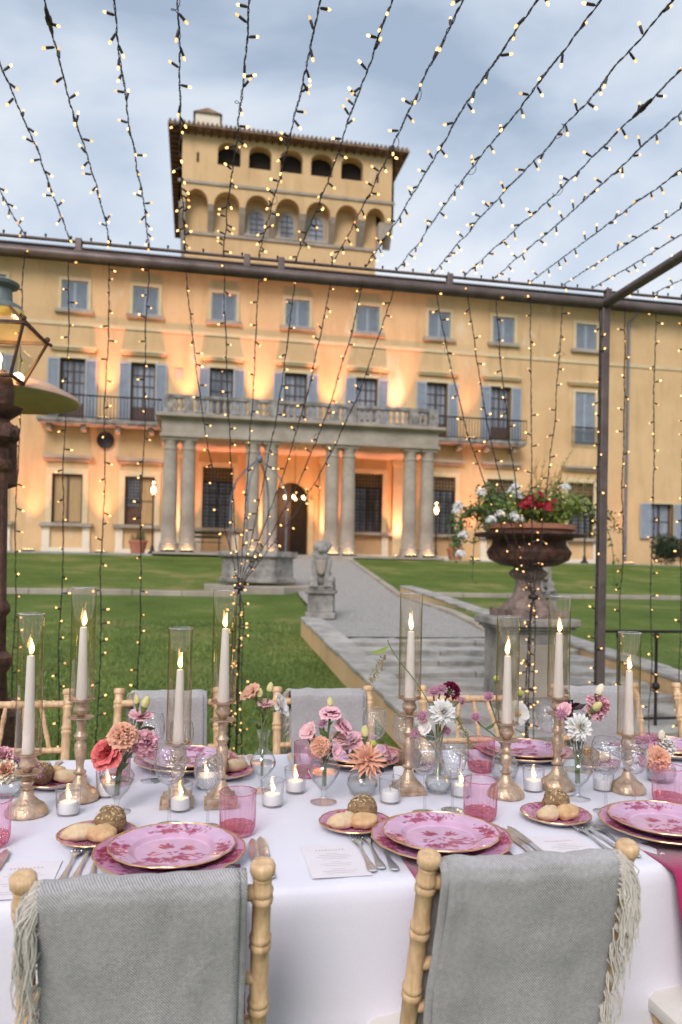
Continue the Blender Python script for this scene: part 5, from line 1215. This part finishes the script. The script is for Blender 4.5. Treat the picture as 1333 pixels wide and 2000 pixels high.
# ---- candlesticks with tapers and glass chimneys
def flame_mesh(name, s=1.0):
    q = MB(); q.lathe([(.0005, 0), (.0042, .004), (.0062, .011), (.0052, .020), (.0028, .031), (.0008, .040), (.0, .043)], 10, mi=0); q.v = [(a * s + .0025 * math.sin(c * 90), b_ * s, c * s) for a, b_, c in q.v]; return q.mesh(name, ['flame_core'])
flm, flm2 = flame_mesh('flame'), flame_mesh('small_flame', .75)
def candlestick(x, y, H, ch, gh, label, sq=False):
    root = tag(empty('candlestick', (x, y, TZ + .0015)), 'antique brass candlestick ' + label, 'candlestick', 'brass candlesticks')
    q = MB()
    if sq:
        q.box(-.043, .043, -.043, .043, 0, .010); q.box(-.037, .037, -.037, .037, .010, .024); q.lathe([(.036, .024), (.030, .030), (.016, .048), (.012, .06)], 28)
    else: q.lathe([(.0, .0), (.049, .0), (.051, .004), (.050, .012), (.044, .020), (.042, .024), (.030, .032), (.018, .044), (.012, .06)], 36)
    q.build('base', 'brass', root, angle=30)
    a, b_ = .06, H - .052; k = b_ - a; q = MB()
    pr = [(.012, 0), (.010, .03), (.016, .06), (.017, .085), (.010, .12), (.0095, .2), (.012, .30), (.0165, .45), (.0150, .56), (.010, .62), (.013, .66), (.018, .71), (.012, .76), (.010, .86), (.013, .95), (.010, 1.0)]
    q.lathe([(r_, a + t * k) for r_, t in pr], 28); q.build('stem', 'brass', root, angle=60)
    q = MB(); q.lathe([(.010, b_ - .002), (.028, b_ + .001), (.0335, b_ + .004), (.0335, b_ + .006), (.026, b_ + .005), (.010, b_ + .006)], 32); q.build('drip_pan', 'brass', root, angle=60)
    q = MB(); q.lathe([(.008, b_ + .005), (.0125, b_ + .012), (.0195, b_ + .020), (.0205, b_ + .028), (.016, b_ + .038), (.018, b_ + .044), (.0335, b_ + .050), (.034, b_ + .052), (.012, b_ + .052)], 32); q.build('socket', 'brass', root, angle=60)
    z = TZ + .0015 + H; t = tag(empty('taper_candle', (x, y, z)), 'lit ivory taper candle in the candlestick ' + label, 'candle', 'ivory taper candles')
    lx, ly = rr.uniform(-.002, .002), rr.uniform(-.002, .002)
    q = MB(); q.tube([(0, 0, 0), (lx * .5, ly * .5, ch * .5), (lx, ly, ch - .004), (lx, ly, ch - .001), (lx, ly, ch)], [.0150, .0118, .0092, .0080, .005], 20); q.build('wax', 'wax', t)
    q = MB(); q.tube([(lx, ly, ch - .002), (lx + .001, ly, ch + .008)], .0009, 5); q.build('wick', 'wick', t)
    place('flame', flm, t, M=Matrix.Translation((lx, ly, ch + .003)) @ Matrix.Rotation(rr.uniform(0, 6), 4, 'Z') @ Matrix.Rotation(rr.uniform(-.12, .12), 4, 'X') @ Matrix.Diagonal((1, 1, rr.uniform(.72, 1.1), 1)))
    g_ = MB(); g_.lathe([(.018, .001), (.0305, .002), (.0315, .006), (.0315, gh - .002), (.0311, gh), (.0300, gh)], 48); o = g_.build('glass_chimney', 'chimney', None, loc=(x, y, z), angle=50); tag(o, 'clear cylinder glass around the candle ' + label, 'glass chimney', 'glass candle chimneys'); place('rim', crm, o, (0, 0, gh))
CS = [(52, 1592, .151, .24, .343, 'beside the ranunculus bowl', 0), (155, 1562, .263, .19, .293, 'between ranunculus bowl and coral rose vase', 0), (346, 1572, .16, .19, .297, 'behind the engraved glass by the coral rose setting', 1), (432, 1572, .268, .19, .29, 'behind the pink tumbler of the coral rose setting', 1),
      (797, 1548, .264, .185, .29, 'with square base between peach and burgundy dahlias', 1), (988, 1556, .203, .185, .293, 'before the round vase with white anemone', 0), (1088, 1540, .262, .185, .29, 'close behind the dark-leaf dahlia vase', 0), (1226, 1547, .165, .18, .288, 'before the peach carnation vase', 0)]
for px, py, H, ch, gh, lb, sq in CS:
    p_ = on_z(px, py, TZ); candlestick(p_.x, p_.y, H, ch, gh, lb, bool(sq))
vg = MB(); vg.lathe([(.0, .003), (.024, .003), (.0275, .006), (.0312, .066), (.0308, .068), (.0298, .067)], 40); vgm = vg.mesh('votive_glass', 'glass', angle=50)
vw = MB(); vw.lathe([(.0, .006), (.023, .006), (.0235, .028), (.021, .032), (.006, .031), (.0, .031)], 28); vwm = vw.mesh('votive_wax', 'wax')
VT = [(133, 1592, 1, 'between the ranunculus bowl and coral rose vase'), (352, 1584, 1, 'behind the engraved glass of the coral rose setting'), (210, 1556, 1, 'directly behind the coral rose vase'), (402, 1540, 1, 'beside the square brass base behind the pink tumbler'), (532, 1575, 1, 'in front of the white lisianthus bottle'), (577, 1548, 1, 'left of the pink lisianthus vase toward the far tumbler'), (762, 1568, 0, 'beside the peach dahlia bowl'), (900, 1556, 1, 'behind the pink tumbler of the burgundy dahlia setting'), (1042, 1546, 1, 'between the two round-based brass candlesticks'), (1282, 1524, 1, 'under the peach carnation'), (1178, 1545, 0, 'behind the engraved glass of the dark-leaf dahlia setting'), (880, 1520, 0, 'beyond the engraved glasses of the burgundy dahlia setting')]
for px, py, lit, lb in VT:
    p_ = on_z(px, py, TZ); root = tag(empty('votive_candle', (p_.x, p_.y, TZ + .0015)), ('lit' if lit else 'unlit') + ' votive candle in clear glass ' + lb.replace('left of', 'next to'), 'votive candle', 'votive candles')
    place('glass', vgm, root); place('rim', vrm, root); place('wax', vwm, root); q = MB(); q.tube([(0, 0, .03), (0, 0, .037)], .0008, 5); q.build('wick', 'wick', root)
    if lit: place('flame', flm2, root, (0, 0, .034))
# ================================================================== FLOWERS
def petal_mesh(name, m, L_, W_, cup, curl, ruff=0, point=0, nu=6, nv=6, sd=0):
    q = MB()
    def fn(u, v):
        s_ = 2 * u - 1; sh = (math.sin(math.pi * min(1, v * .62 + .06)) ** .7) if not point else (math.sin(math.pi * (v * .86 + .12)) ** (.8 + point))
        if v > .97 and point: sh *= .35
        w_ = W_ * sh; e = v ** 2
        r_ = ruff * math.sin(s_ * 7 + sd) * e + ruff * .6 * math.sin(s_ * 15 + sd * 2) * e
        return (-cup * s_ * s_ * sh + curl * v ** 3 + r_ - cup * .5 * math.sin(v * 3.1), s_ * w_, L_ * v * (1 - .10 * s_ * s_ * (0 if point else 1)) + ruff * .5 * math.cos(s_ * 9 + sd) * e)
    q.grid(fn, nu, nv); return q.mesh(name, m, True, 80)
def pmat(nm, c, c2, var=.08): MT[nm] = mat(nm, c, .75, var=var * 1.6, vs=55, c2=c2, sss=.2, detail=4, spec=.2)
pmat('coral', (.66, .11, .12), (.80, .22, .20)); pmat('peach', (.80, .40, .26), (.88, .55, .40)); pmat('pink', (.80, .38, .44), (.86, .56, .60)); pmat('lisi_white', (.82, .76, .70), (.86, .80, .76)); pmat('cream', (.82, .72, .52), (.86, .80, .66))
pmat('white', (.80, .79, .74), (.86, .85, .80), .04); pmat('wine', (.13, .006, .035), (.24, .015, .06)); pmat('mauve', (.42, .17, .27), (.58, .33, .40)); pmat('yellowbud', (.66, .58, .22), (.74, .70, .36)); pmat('limeb', (.42, .46, .08), (.55, .56, .14)); pmat('gold_eye', (.55, .30, .03), (.66, .42, .06)); pmat('dusty', (.70, .36, .38), (.80, .52, .50))
_pc = {}
def pm(kind, colr, sd=0):
    k = (kind, colr, sd)
    if k not in _pc:
        a = {'rose': (.042, .027, .013, .012, .002, 0), 'rosein': (.034, .020, .014, -.004, .001, 0), 'dahlia': (.036, .0092, .004, .003, 0, .25), 'dahliain': (.022, .0055, .004, -.004, 0, .25), 'spike': (.040, .0055, .003, .001, 0, .9), 'carn': (.030, .017, .003, .006, .0045, 0), 'lisi': (.040, .026, .011, .016, .0032, 0), 'star': (.019, .0032, .001, .002, 0, .8), 'broad': (.034, .021, .005, .002, .0022, 0), 'pomp': (.014, .0065, .005, -.001, 0, .1), 'sepal': (.014, .004, .002, .004, 0, .8)}[kind]
        _pc[k] = petal_mesh('petal', colr, *a, sd=sd)
    return _pc[k]
GA = 2.39996
def rings(kind):
    if kind == 'rose': return [('rose', 5, 62, 1.0, .006), ('rose', 5, 44, .95, .005), ('rosein', 5, 28, 1.0, .004), ('rosein', 4, 14, .95, .002)]
    if kind == 'lisi': return [('lisi', 5, 56, 1.0, .005), ('lisi', 5, 36, .9, .004), ('lisi', 4, 18, .75, .002)]
    if kind == 'cup': return [('lisi', 5, 30, 1.0, .004), ('lisi', 4, 12, .8, .002)]
    if kind == 'carn': return [('carn', 8, 84, 1.15, .004), ('carn', 8, 62, 1.1, .004), ('carn', 7, 42, 1.05, .003), ('carn', 6, 24, 1.0, .002), ('carn', 4, 8, .95, .001)]
    if kind == 'dahlia': return [('dahlia', 15, 92, 1.0, .004), ('dahlia', 14, 76, .95, .004), ('dahlia', 13, 60, .85, .003), ('dahliain', 11, 42, 1.0, .003), ('dahliain', 8, 22, .8, .002)]
    if kind == 'spiky': return [('spike', 13, 88, 1.05, .004), ('spike', 12, 70, 1.0, .004), ('spike', 11, 52, .9, .003), ('spike', 9, 34, .75, .002), ('spike', 5, 14, .55, .001)]
    if kind == 'star': return [('star', 13, 72, 1.0, .003), ('star', 9, 44, .8, .002)]
    if kind == 'broad': return [('broad', 5, 82, 1.0, .005), ('broad', 5, 66, .9, .004)]
    if kind == 'pomp': return [('pomp', 12, 112, 1.0, .016), ('pomp', 13, 88, 1.0, .017), ('pomp', 12, 66, 1.0, .015), ('pomp', 10, 44, .95, .011), ('pomp', 6, 20, .9, .006)]
    if kind == 'ranun': return [('pomp', 9, 95, 1.7, .010), ('pomp', 9, 70, 1.6, .010), ('pomp', 8, 48, 1.4, .007), ('pomp', 6, 24, 1.1, .003)]
    return []
rf_ = random.Random(77)
def flower(name, vase, px, py, dy, kind, colr, s, ax, label, eye=None, leafs=0, cat='flower', stem_m='stem', inner=None):
    """one stem standing in a vase: stem + bloom of separate petals; ax = facing direction of the bloom"""
    vx, vy, vn = vase; base = Vector((vx + rf_.uniform(-.006, .006), vy + rf_.uniform(-.006, .006), TZ + .045)); head = on_y(px, py, vy + dy)
    root = tag(empty(name, base), label, cat, 'flowers in vase ' + vn if False else 'cut flowers on the table'); H_ = head - base; d = Vector(ax).normalized()
    neck = Vector((rf_.uniform(-.004, .004), rf_.uniform(-.004, .004), .095))
    if H_.z < .12: neck.z = H_.z * .8
    bend = H_ - d * .018
    pts = []; P0, P1, P2, P3 = Vector((0, 0, 0)), neck, H_ - d * .05 - Vector((0, 0, .01)), H_ - d * .004
    for k in range(13):
        t = k / 12; pts.append(P0 * (1 - t) ** 3 + P1 * 3 * t * (1 - t) ** 2 + P2 * 3 * t * t * (1 - t) + P3 * t ** 3)
    q = MB(); q.tube(pts, [.0021] * 10 + [.0024, .003, .0036], 6); q.build('stem', stem_m, root)
    Mh = aim(H_, d); j = rf_.uniform(0, 6)
    rg_ = rings(kind)
    for i, (pk, n_, tilt, sc_, r0) in enumerate(rg_):
        cc = inner if inner and i >= len(rg_) - 2 else colr
        for k in range(n_):
            a = j + i * 1.1 + 2 * math.pi * k / n_ + rf_.uniform(-.12, .12); ti = R(tilt + rf_.uniform(-7, 7)); z0 = .004 * i if kind != 'pomp' else .017 * math.cos(R(tilt)) + .006
            Mx = Mh @ Matrix.Translation((0, 0, z0 * s)) @ Matrix.Rotation(a, 4, 'Z') @ Matrix.Translation((r0 * s, 0, 0)) @ Matrix.Rotation(ti, 4, 'Y') @ Matrix.Rotation(rf_.uniform(-.15, .15), 4, 'Z') @ Matrix.Scale(s * sc_ * rf_.uniform(.93, 1.06), 4)
            place('petal', pm(pk, cc, (k + i) % 3 if pk in ('carn', 'lisi', 'broad', 'rose') else 0), root, M=Mx)
    if kind == 'bud':
        q = MB(); q.lathe([(.0, -.004), (.007, .0), (.0105, .010), (.0095, .020), (.006, .028), (.001, .032)], 14, rf=lambda a, z: 1 + .07 * math.cos(5 * a + z * 120)); place('bud', q.mesh('bud', colr), root, M=Mh @ Matrix.Scale(s, 4))
    if kind == 'button':
        q = MB(); q.ball((0, 0, .005), (.011, .011, .009), 14, 9, d=.1); place('button', q.mesh('button', colr), root, M=Mh @ Matrix.Scale(s, 4))
    if eye:
        q = MB(); q.ball((0, 0, .012 if kind in ('dahlia', 'spiky') else .006), (.0075, .0075, .0055), 12, 8, d=.3)
        for k in range(14): a = k * GA; q.tube([(0, 0, .008), (.007 * math.cos(a), .007 * math.sin(a), .016 + .003 * math.sin(k))], .0007, 4)
        place('flower_eye', q.mesh('flower_eye', eye), root, M=Mh @ Matrix.Scale(s, 4))
    if kind not in ('star', 'broad'):
        q = MB(); q.lathe([(.003, -.016), (.006, -.010), (.0085, -.002), (.009, .004)], 10); place('calyx', q.mesh('calyx', 'stem'), root, M=Mh @ Matrix.Scale(s, 4))
    for k in range(leafs + (1 if kind in ('lisi', 'cup', 'carn', 'rose') else 0)):
        t = rf_.uniform(.55, .92); p_ = pts[int(t * 12)]; dd = Vector((rf_.uniform(-1, 1), rf_.uniform(-1, .6), rf_.uniform(.1, .8))).normalized()
        place('leaf', lfm[k % 2], root, M=aim(p_, dd) @ Matrix.Rotation(rf_.uniform(0, 6), 4, 'Z') @ Matrix.Scale(rf_.uniform(.7, 1.1), 4))
    return root
lfm = [petal_mesh('leaf', 'leaf', .045, .011, .003, .012, 0, .5), petal_mesh('leaf', 'leaf_light', .04, .009, .003, .01, 0, .5)]
wine_leaf = petal_mesh('leaf', 'leaf_wine', .042, .010, .002, .010, 0, .6)
MT['water'] = thin_glass('water', (0.93, 0.94, 0.93), base=0.10)
def vase(kind, px, py, label):
    p_ = on_z(px, py, TZ); root = tag(empty('bud_vase', (p_.x, p_.y, TZ + .0015)), label, 'vase', 'clear glass bud vases'); g_ = MB(); w_ = MB()
    if kind == 'foot':
        g_.lathe([(.0, .0), (.034, .0), (.035, .002), (.012, .009), (.006, .016), (.006, .026), (.010, .034), (.028, .055), (.041, .080), (.042, .092), (.034, .106), (.018, .118), (.0135, .128), (.0145, .140), (.022, .154), (.0228, .155)], 40); w_.lathe([(.0, .030), (.009, .036), (.027, .057), (.0395, .081), (.0, .0812)], 32)
    elif kind == 'bottle':
        g_.lathe([(.0, .0), (.030, .0), (.031, .002), (.010, .008), (.006, .016), (.007, .03), (.02, .048), (.034, .068), (.036, .082), (.028, .100), (.015, .113), (.0115, .125), (.013, .145), (.020, .166), (.0205, .167)], 40); w_.lathe([(.0, .033), (.019, .050), (.0325, .069), (.0345, .080), (.0, .0805)], 32)
    elif kind == 'bowl':
        g_.lathe([(.0, .0), (.022, .0), (.036, .010), (.043, .028), (.041, .043), (.028, .060), (.017, .068), (.018, .074), (.0225, .079)], 40); w_.lathe([(.0, .003), (.021, .003), (.0345, .012), (.0412, .028), (.0395, .041), (.0, .0415)], 32)
    elif kind == 'long':
        g_.lathe([(.0, .0), (.024, .0), (.034, .010), (.038, .026), (.033, .046), (.018, .068), (.0105, .10), (.0095, .14), (.012, .162), (.017, .170)], 40); w_.lathe([(.0, .003), (.022, .003), (.032, .012), (.0362, .026), (.0315, .044), (.0, .0445)], 32)
    else:
        g_.lathe([(.0, .0), (.018, .0), (.035, .012), (.043, .036), (.040, .055), (.026, .074), (.014, .084), (.012, .10), (.016, .112)], 40); w_.lathe([(.0, .003), (.017, .003), (.0335, .014), (.0412, .036), (.0385, .052), (.0, .0525)], 32)
    g_.build('glass', 'glass', root, angle=60); w_.build('water', 'water', root, angle=50)
    return (p_.x, p_.y, label)
UPF = (0, -.55, .8); FRO = (0, -.95, .25)
v1 = vase('foot', 228, 1588, 'footed glass vase with water holding coral rose and peach carnation')
flower('rose', v1, 218, 1478, -.02, 'rose', 'coral', 1.0, (-.45, -.55, .55), 'open coral red rose leaning out of the footed vase'); flower('carnation', v1, 240, 1440, -.03, 'carn', 'peach', .95, (-.1, -.75, .55), 'ruffled peach carnation above the coral rose', leafs=1)
flower('lisianthus', v1, 281, 1452, 0, 'carn', 'pink', .92, (.55, -.6, .4), 'ruffled pink lisianthus beside the peach carnation'); flower('lisianthus', v1, 274, 1412, .03, 'cup', 'pink', .85, (.1, -.2, 1), 'half-open pink lisianthus above the peach carnation'); flower('lisianthus_bud', v1, 268, 1375, .03, 'bud', 'yellowbud', .75, (-.1, -.1, 1), 'small yellow bud above the pink lisianthus of the coral rose vase'); flower('lisianthus_bud', v1, 282, 1382, .02, 'bud', 'yellowbud', 1.0, (.3, -.2, 1), 'larger pale yellow bud above the pink lisianthus of the coral rose vase')
v2 = vase('bottle', 513, 1546, 'footed flared glass bottle holding white and peach lisianthus')
flower('lisianthus', v2, 497, 1362, 0, 'cup', 'peach', .85, (-.6, -.3, .8), 'peach lisianthus leaning from the flared glass bottle', leafs=2); flower('lisianthus', v2, 537, 1385, -.02, 'cup', 'lisi_white', .95, (.8, -.35, .4), 'white lisianthus drooping from the flared glass bottle', leafs=2); flower('lisianthus', v2, 519, 1385, 0, 'cup', 'dusty', .7, (.1, -.3, 1), 'small blush lisianthus inside the flared glass bottle bunch', leafs=1); flower('lisianthus_bud', v2, 508, 1362, -.01, 'bud', 'yellowbud', .9, (-.1, -.1, 1), 'round yellow bud beside the peach lisianthus in the flared bottle'); flower('lisianthus_bud', v2, 526, 1352, 0, 'bud', 'yellowbud', .9, (.2, 0, 1), 'tall yellow bud above the white lisianthus in the flared bottle')
v3 = vase('foot', 632, 1568, 'footed glass vase holding a bunch of pink lisianthus')
flower('lisianthus', v3, 645, 1400, -.01, 'lisi', 'pink', 0.71, (0, -.35, 1), 'top pink lisianthus of the footed vase by the peach dahlia', leafs=1); flower('lisianthus_bud', v3, 645, 1380, .01, 'bud', 'yellowbud', .8, (0, 0, 1), 'cream bud topping the pink lisianthus bunch'); flower('lisianthus', v3, 666, 1425, 0, 'lisi', 'pink', 0.73, (.6, -.4, .6), 'pink lisianthus facing the grey throw in the pink bunch'); flower('carnation', v3, 626, 1458, -.02, 'carn', 'peach', 0.69, (-.3, -.8, .4), 'peach carnation low in the pink lisianthus bunch'); flower('lisianthus', v3, 610, 1435, 0, 'cup', 'dusty', 0.73, (-.6, -.4, .6), 'dusty pink lisianthus leaning toward the flared bottle', leafs=1); flower('lisianthus', v3, 652, 1466, -.02, 'cup', 'coral' if False else 'pink', 0.52, (.4, -.8, .2), 'small pink lisianthus at the vase neck of the pink bunch')
flower('lisianthus', v3, 664, 1447, .02, 'lisi', 'dusty', 0.60, (.3, -.4, .7), 'blush lisianthus behind the pink bunch'); flower('astrantia', v3, 630, 1415, 0, 'star', 'mauve', .8, (-.3, -.5, .7), 'small mauve astrantia in the pink lisianthus bunch')
v4 = vase('bowl', 708, 1552, 'squat round glass vase holding a peach dahlia')
flower('dahlia', v4, 715, 1488, -.03, 'spiky', 'peach', 1.3, (.12, -.72, .62), 'spiky peach dahlia over the squat round vase', eye='peach'); flower('lisianthus', v4, 688, 1452, .01, 'lisi', 'pink', .8, (-.3, -.4, .9), 'pink lisianthus behind the peach dahlia'); flower('lisianthus_bud', v4, 713, 1440, 0, 'bud', 'yellowbud', 1.05, (0, 0, 1), 'yellow bud standing above the peach dahlia'); flower('craspedia', v4, 728, 1455, .01, 'button', 'limeb', .95, (.3, -.3, 1), 'lime button flower beside the peach dahlia near the candlestick'); flower('craspedia', v4, 677, 1462, 0, 'button', 'limeb', .85, (-.3, -.3, 1), 'lime button flower beside the peach dahlia near the lisianthus', leafs=2); flower('lisianthus', v4, 748, 1475, .01, 'cup', 'pink', .7, (1, -.2, .4), 'pink lisianthus reaching from the peach dahlia toward the candlestick'); flower('astrantia', v4, 735, 1500, -.03, 'star', 'mauve', .8, (.7, -.5, .2), 'mauve astrantia drooping under the peach dahlia')
v5 = vase('long', 856, 1548, 'long-necked glass bottle holding burgundy and white dahlias')
flower('dahlia', v5, 864, 1390, -.04, 'dahlia', 'white', .98, (.0, -1, .12), 'white dahlia with yellow eye below the burgundy pompon', eye='gold_eye'); flower('dahlia', v5, 878, 1352, 0, 'pomp', 'wine', .95, (.35, -.55, .75), 'burgundy pompon dahlia above the white dahlia')
for px, py, s_, ax, lb in ((848, 1352, 1.0, (-.2, -.7, .6), 'mauve astrantia just under the burgundy dahlia'), (862, 1346, .9, (0, -.8, .6), 'pale astrantia against the burgundy dahlia'), (898, 1370, 1.0, (.6, -.5, .5), 'mauve astrantia beyond the white dahlia under the burgundy one'), (827, 1400, 1.0, (-.6, -.6, .4), 'mauve astrantia beside the white dahlia toward the candle'), (812, 1434, .9, (-.7, -.6, .1), 'low mauve astrantia near the square candlestick stem'), (872, 1428, .8, (.4, -.6, .2), 'low mauve astrantia beneath the white dahlia')): flower('astrantia', v5, px, py, -.02, 'star', 'mauve', s_, ax, lb, eye='mauve')
flower('lisianthus', v5, 834, 1424, -.01, 'cup', 'lisi_white', .55, (-.6, -.5, .4), 'small white lisianthus at the neck of the long bottle')
# arching stem with seed head and leaf, and hanging amaranth
def spray(vs_, pts_px, nm, label, m, heads, lf=None, hm='limeb', hr=.006):
    vx, vy, _ = vs_; base = Vector((vx, vy, TZ + .05)); root = tag(empty(nm, base), label, 'flower', 'cut flowers on the table'); pts = [Vector((0, 0, 0)), Vector((0, 0, .09))] + [on_y(a, b_, vy - .02) - base for a, b_ in pts_px]
    sm = []
    for i in range(len(pts) - 1):
        p0, p1, p2, p3 = pts[max(i - 1, 0)], pts[i], pts[i + 1], pts[min(i + 2, len(pts) - 1)]
        for k in range(5):
            t = k / 5; sm.append(.5 * ((2 * p1) + (p2 - p0) * t + (2 * p0 - 5 * p1 + 4 * p2 - p3) * t * t + (3 * p1 - p0 - 3 * p2 + p3) * t ** 3))
    sm.append(pts[-1]); q = MB(); q.tube(sm, .0015, 6); q.build('stem', m, root); rg_ = random.Random(len(label))
    for a, b_, c, d in heads:
        A_, B_ = on_y(a, b_, vy - .02) - base, on_y(c, d, vy - .02) - base; q = MB(); q.tube([A_, (A_ + B_) / 2, B_], .001, 5)
        for k in range(130):
            t = rg_.random(); p_ = A_.lerp(B_, t) + Vector((rg_.gauss(0, 1), rg_.gauss(0, 1), rg_.gauss(0, 1))) * hr * (1.1 - abs(t - .5)); q.ball(p_, rg_.uniform(.0012, .0026), 5, 4)
        q.build('seed_head', hm, root)
    for a, b_, c, d in (lf or []):
        A_, B_ = on_y(a, b_, vy - .02) - base, on_y(c, d, vy - .02) - base; place('leaf', lfm[1], root, M=aim(A_, B_ - A_) @ Matrix.Rotation(1.2, 4, 'Z') @ Matrix.Scale((B_ - A_).length / .04, 4))
MT['seedh'] = mat('seed_head', (.20, .20, .07), .8, var=.4, vs=60, c2=(.34, .27, .13))
spray(v5, [(843, 1385), (815, 1335), (780, 1290), (762, 1262), (758, 1250)], 'arching_stem', 'thin arching stem with a pointed leaf reaching past the candle', 'stem', [(752, 1283, 722, 1335)], [(758, 1262, 722, 1280)], 'seedh', .006)
spray(v5, [(880, 1400), (900, 1415), (915, 1445)], 'amaranth', 'hanging green amaranth tassel beside the white dahlia', 'stem', [(893, 1398, 922, 1462)], None, 'seedh', .007)
v6 = vase('round', 985, 1524, 'round glass vase behind a candlestick holding a white anemone')
flower('anemone', v6, 1008, 1395, 0, 'broad', 'white', 1.05, (.15, -1, .1), 'white anemone with golden eye behind the candle glass', eye='gold_eye')
for px, py, lb in ((955, 1362, 'mauve astrantia on a thin stem beside the bare far chair'), (930, 1402, 'small mauve astrantia reaching toward the amaranth tassel')): flower('astrantia', v6, px, py, 0, 'star', 'mauve', .95, (-.4, -.6, .6), lb, eye='mauve', leafs=1)
for px, py, lb in ((970, 1328, 'tall yellow button flower beside the shorter candle glass'), (1016, 1356, 'yellow button flower above the white anemone')): flower('craspedia', v6, px, py, 0, 'button', 'limeb', .95, (0, -.3, 1), lb)
v7 = vase('foot', 1128, 1562, 'footed glass vase holding a white dahlia and dark leaves')
flower('dahlia', v7, 1130, 1420, -.03, 'dahlia', 'white', 1.0, (0, -1, .15), 'white dahlia in front of the dark wine leaves', eye='gold_eye'); flower('lisianthus', v7, 1162, 1382, 0, 'carn', 'pink', .95, (.6, -.5, .5), 'ruffled pink lisianthus beside the dark wine leaves'); flower('lisianthus_bud', v7, 1168, 1358, 0, 'bud', 'cream', 1.1, (.3, -.2, 1), 'cream bud above the ruffled pink lisianthus'); flower('lisianthus_bud', v7, 1160, 1385, -.03, 'bud', 'yellowbud', 1.0, (.3, -.6, .6), 'yellow bud against the ruffled pink lisianthus'); flower('lisianthus', v7, 1148, 1398, 0, 'cup', 'dusty', .7, (.3, -.6, .5), 'dusty pink lisianthus tucked behind the white dahlia'); flower('lisianthus', v7, 1107, 1388, 0, 'cup', 'pink', .55, (-.6, -.5, .4), 'narrow pink lisianthus among the dark wine leaves'); flower('astrantia', v7, 1098, 1395, -.02, 'star', 'mauve', 1.0, (-.6, -.6, .3), 'pale astrantia against the brass stem by the dark leaves', eye='mauve')
wr = tag(empty('dark_foliage', (v7[0], v7[1], TZ + .05)), 'spray of dark wine leaves behind the white dahlia', 'foliage', 'cut flowers on the table')
top_ = on_y(1118, 1372, v7[1] + .01) - Vector(wr.location); q = MB(); q.tube([(0, 0, 0), (0, 0, .1), top_ * .8, top_], .002, 6); q.build('stem', 'leaf_wine', wr)
for k in range(24):
    t = rf_.uniform(.62, 1.0); a = rf_.uniform(0, 6.28); d = Vector((math.cos(a) * .9, -abs(math.sin(a)) * .5, rf_.uniform(-.1, 1))).normalized(); place('leaf', wine_leaf, wr, M=aim(top_ * t, d) @ Matrix.Rotation(rf_.uniform(0, 6), 4, 'Z') @ Matrix.Scale(rf_.uniform(.6, 1.05), 4))
v8 = vase('bowl', 1292, 1528, 'squat round glass vase holding a peach carnation')
flower('carnation', v8, 1284, 1482, -.03, 'carn', 'peach', .95, (-.2, -.85, .3), 'peach carnation over the squat vase past the brass candlestick'); flower('lisianthus', v8, 1300, 1462, 0, 'carn', 'lisi_white', .75, (.2, -.3, 1), 'white lisianthus behind the peach carnation of the squat vase'); flower('lisianthus_bud', v8, 1290, 1444, .01, 'bud', 'cream', 1.0, (0, -.3, 1), 'cream bud above the peach carnation of the squat vase')
for px, py, lb in ((1262, 1448, 'mauve astrantia beside the cream bud near the brass candlestick'), (1248, 1450, 'mauve astrantia furthest along the squat vase spray'), (1278, 1444, 'mauve astrantia right under the cream bud')): flower('astrantia', v8, px, py, .02, 'star', 'mauve', 1.1, (-.3, -.5, .7), lb.replace('right under', 'close under'), eye='mauve')
v0 = vase('bowl', 12, 1556, 'squat round glass vase holding cream and pink ranunculus')
flower('ranunculus', v0, 12, 1507, -.03, 'ranun', 'cream', 1.0, (.2, -.8, .5), 'cream ranunculus with peach heart over the squat vase', inner='peach'); flower('ranunculus', v0, 6, 1480, .0, 'ranun', 'pink', 1.0, (.2, -.5, .8), 'pink ranunculus behind the cream one'); flower('ranunculus', v0, 28, 1490, .02, 'ranun', 'lisi_white', .8, (.4, -.4, .8), 'small ivory ranunculus behind the cream one')
for px, py, lb in ((42, 1482, 'mauve astrantia over the ranunculus bowl before the bread'), (62, 1492, 'mauve astrantia beside the brass stem near the bread'), (73, 1508, 'low mauve astrantia next to the brass stem near the bread')): flower('astrantia', v0, px, py, 0, 'star', 'mauve', .95, (.5, -.6, .5), lb, eye='mauve')
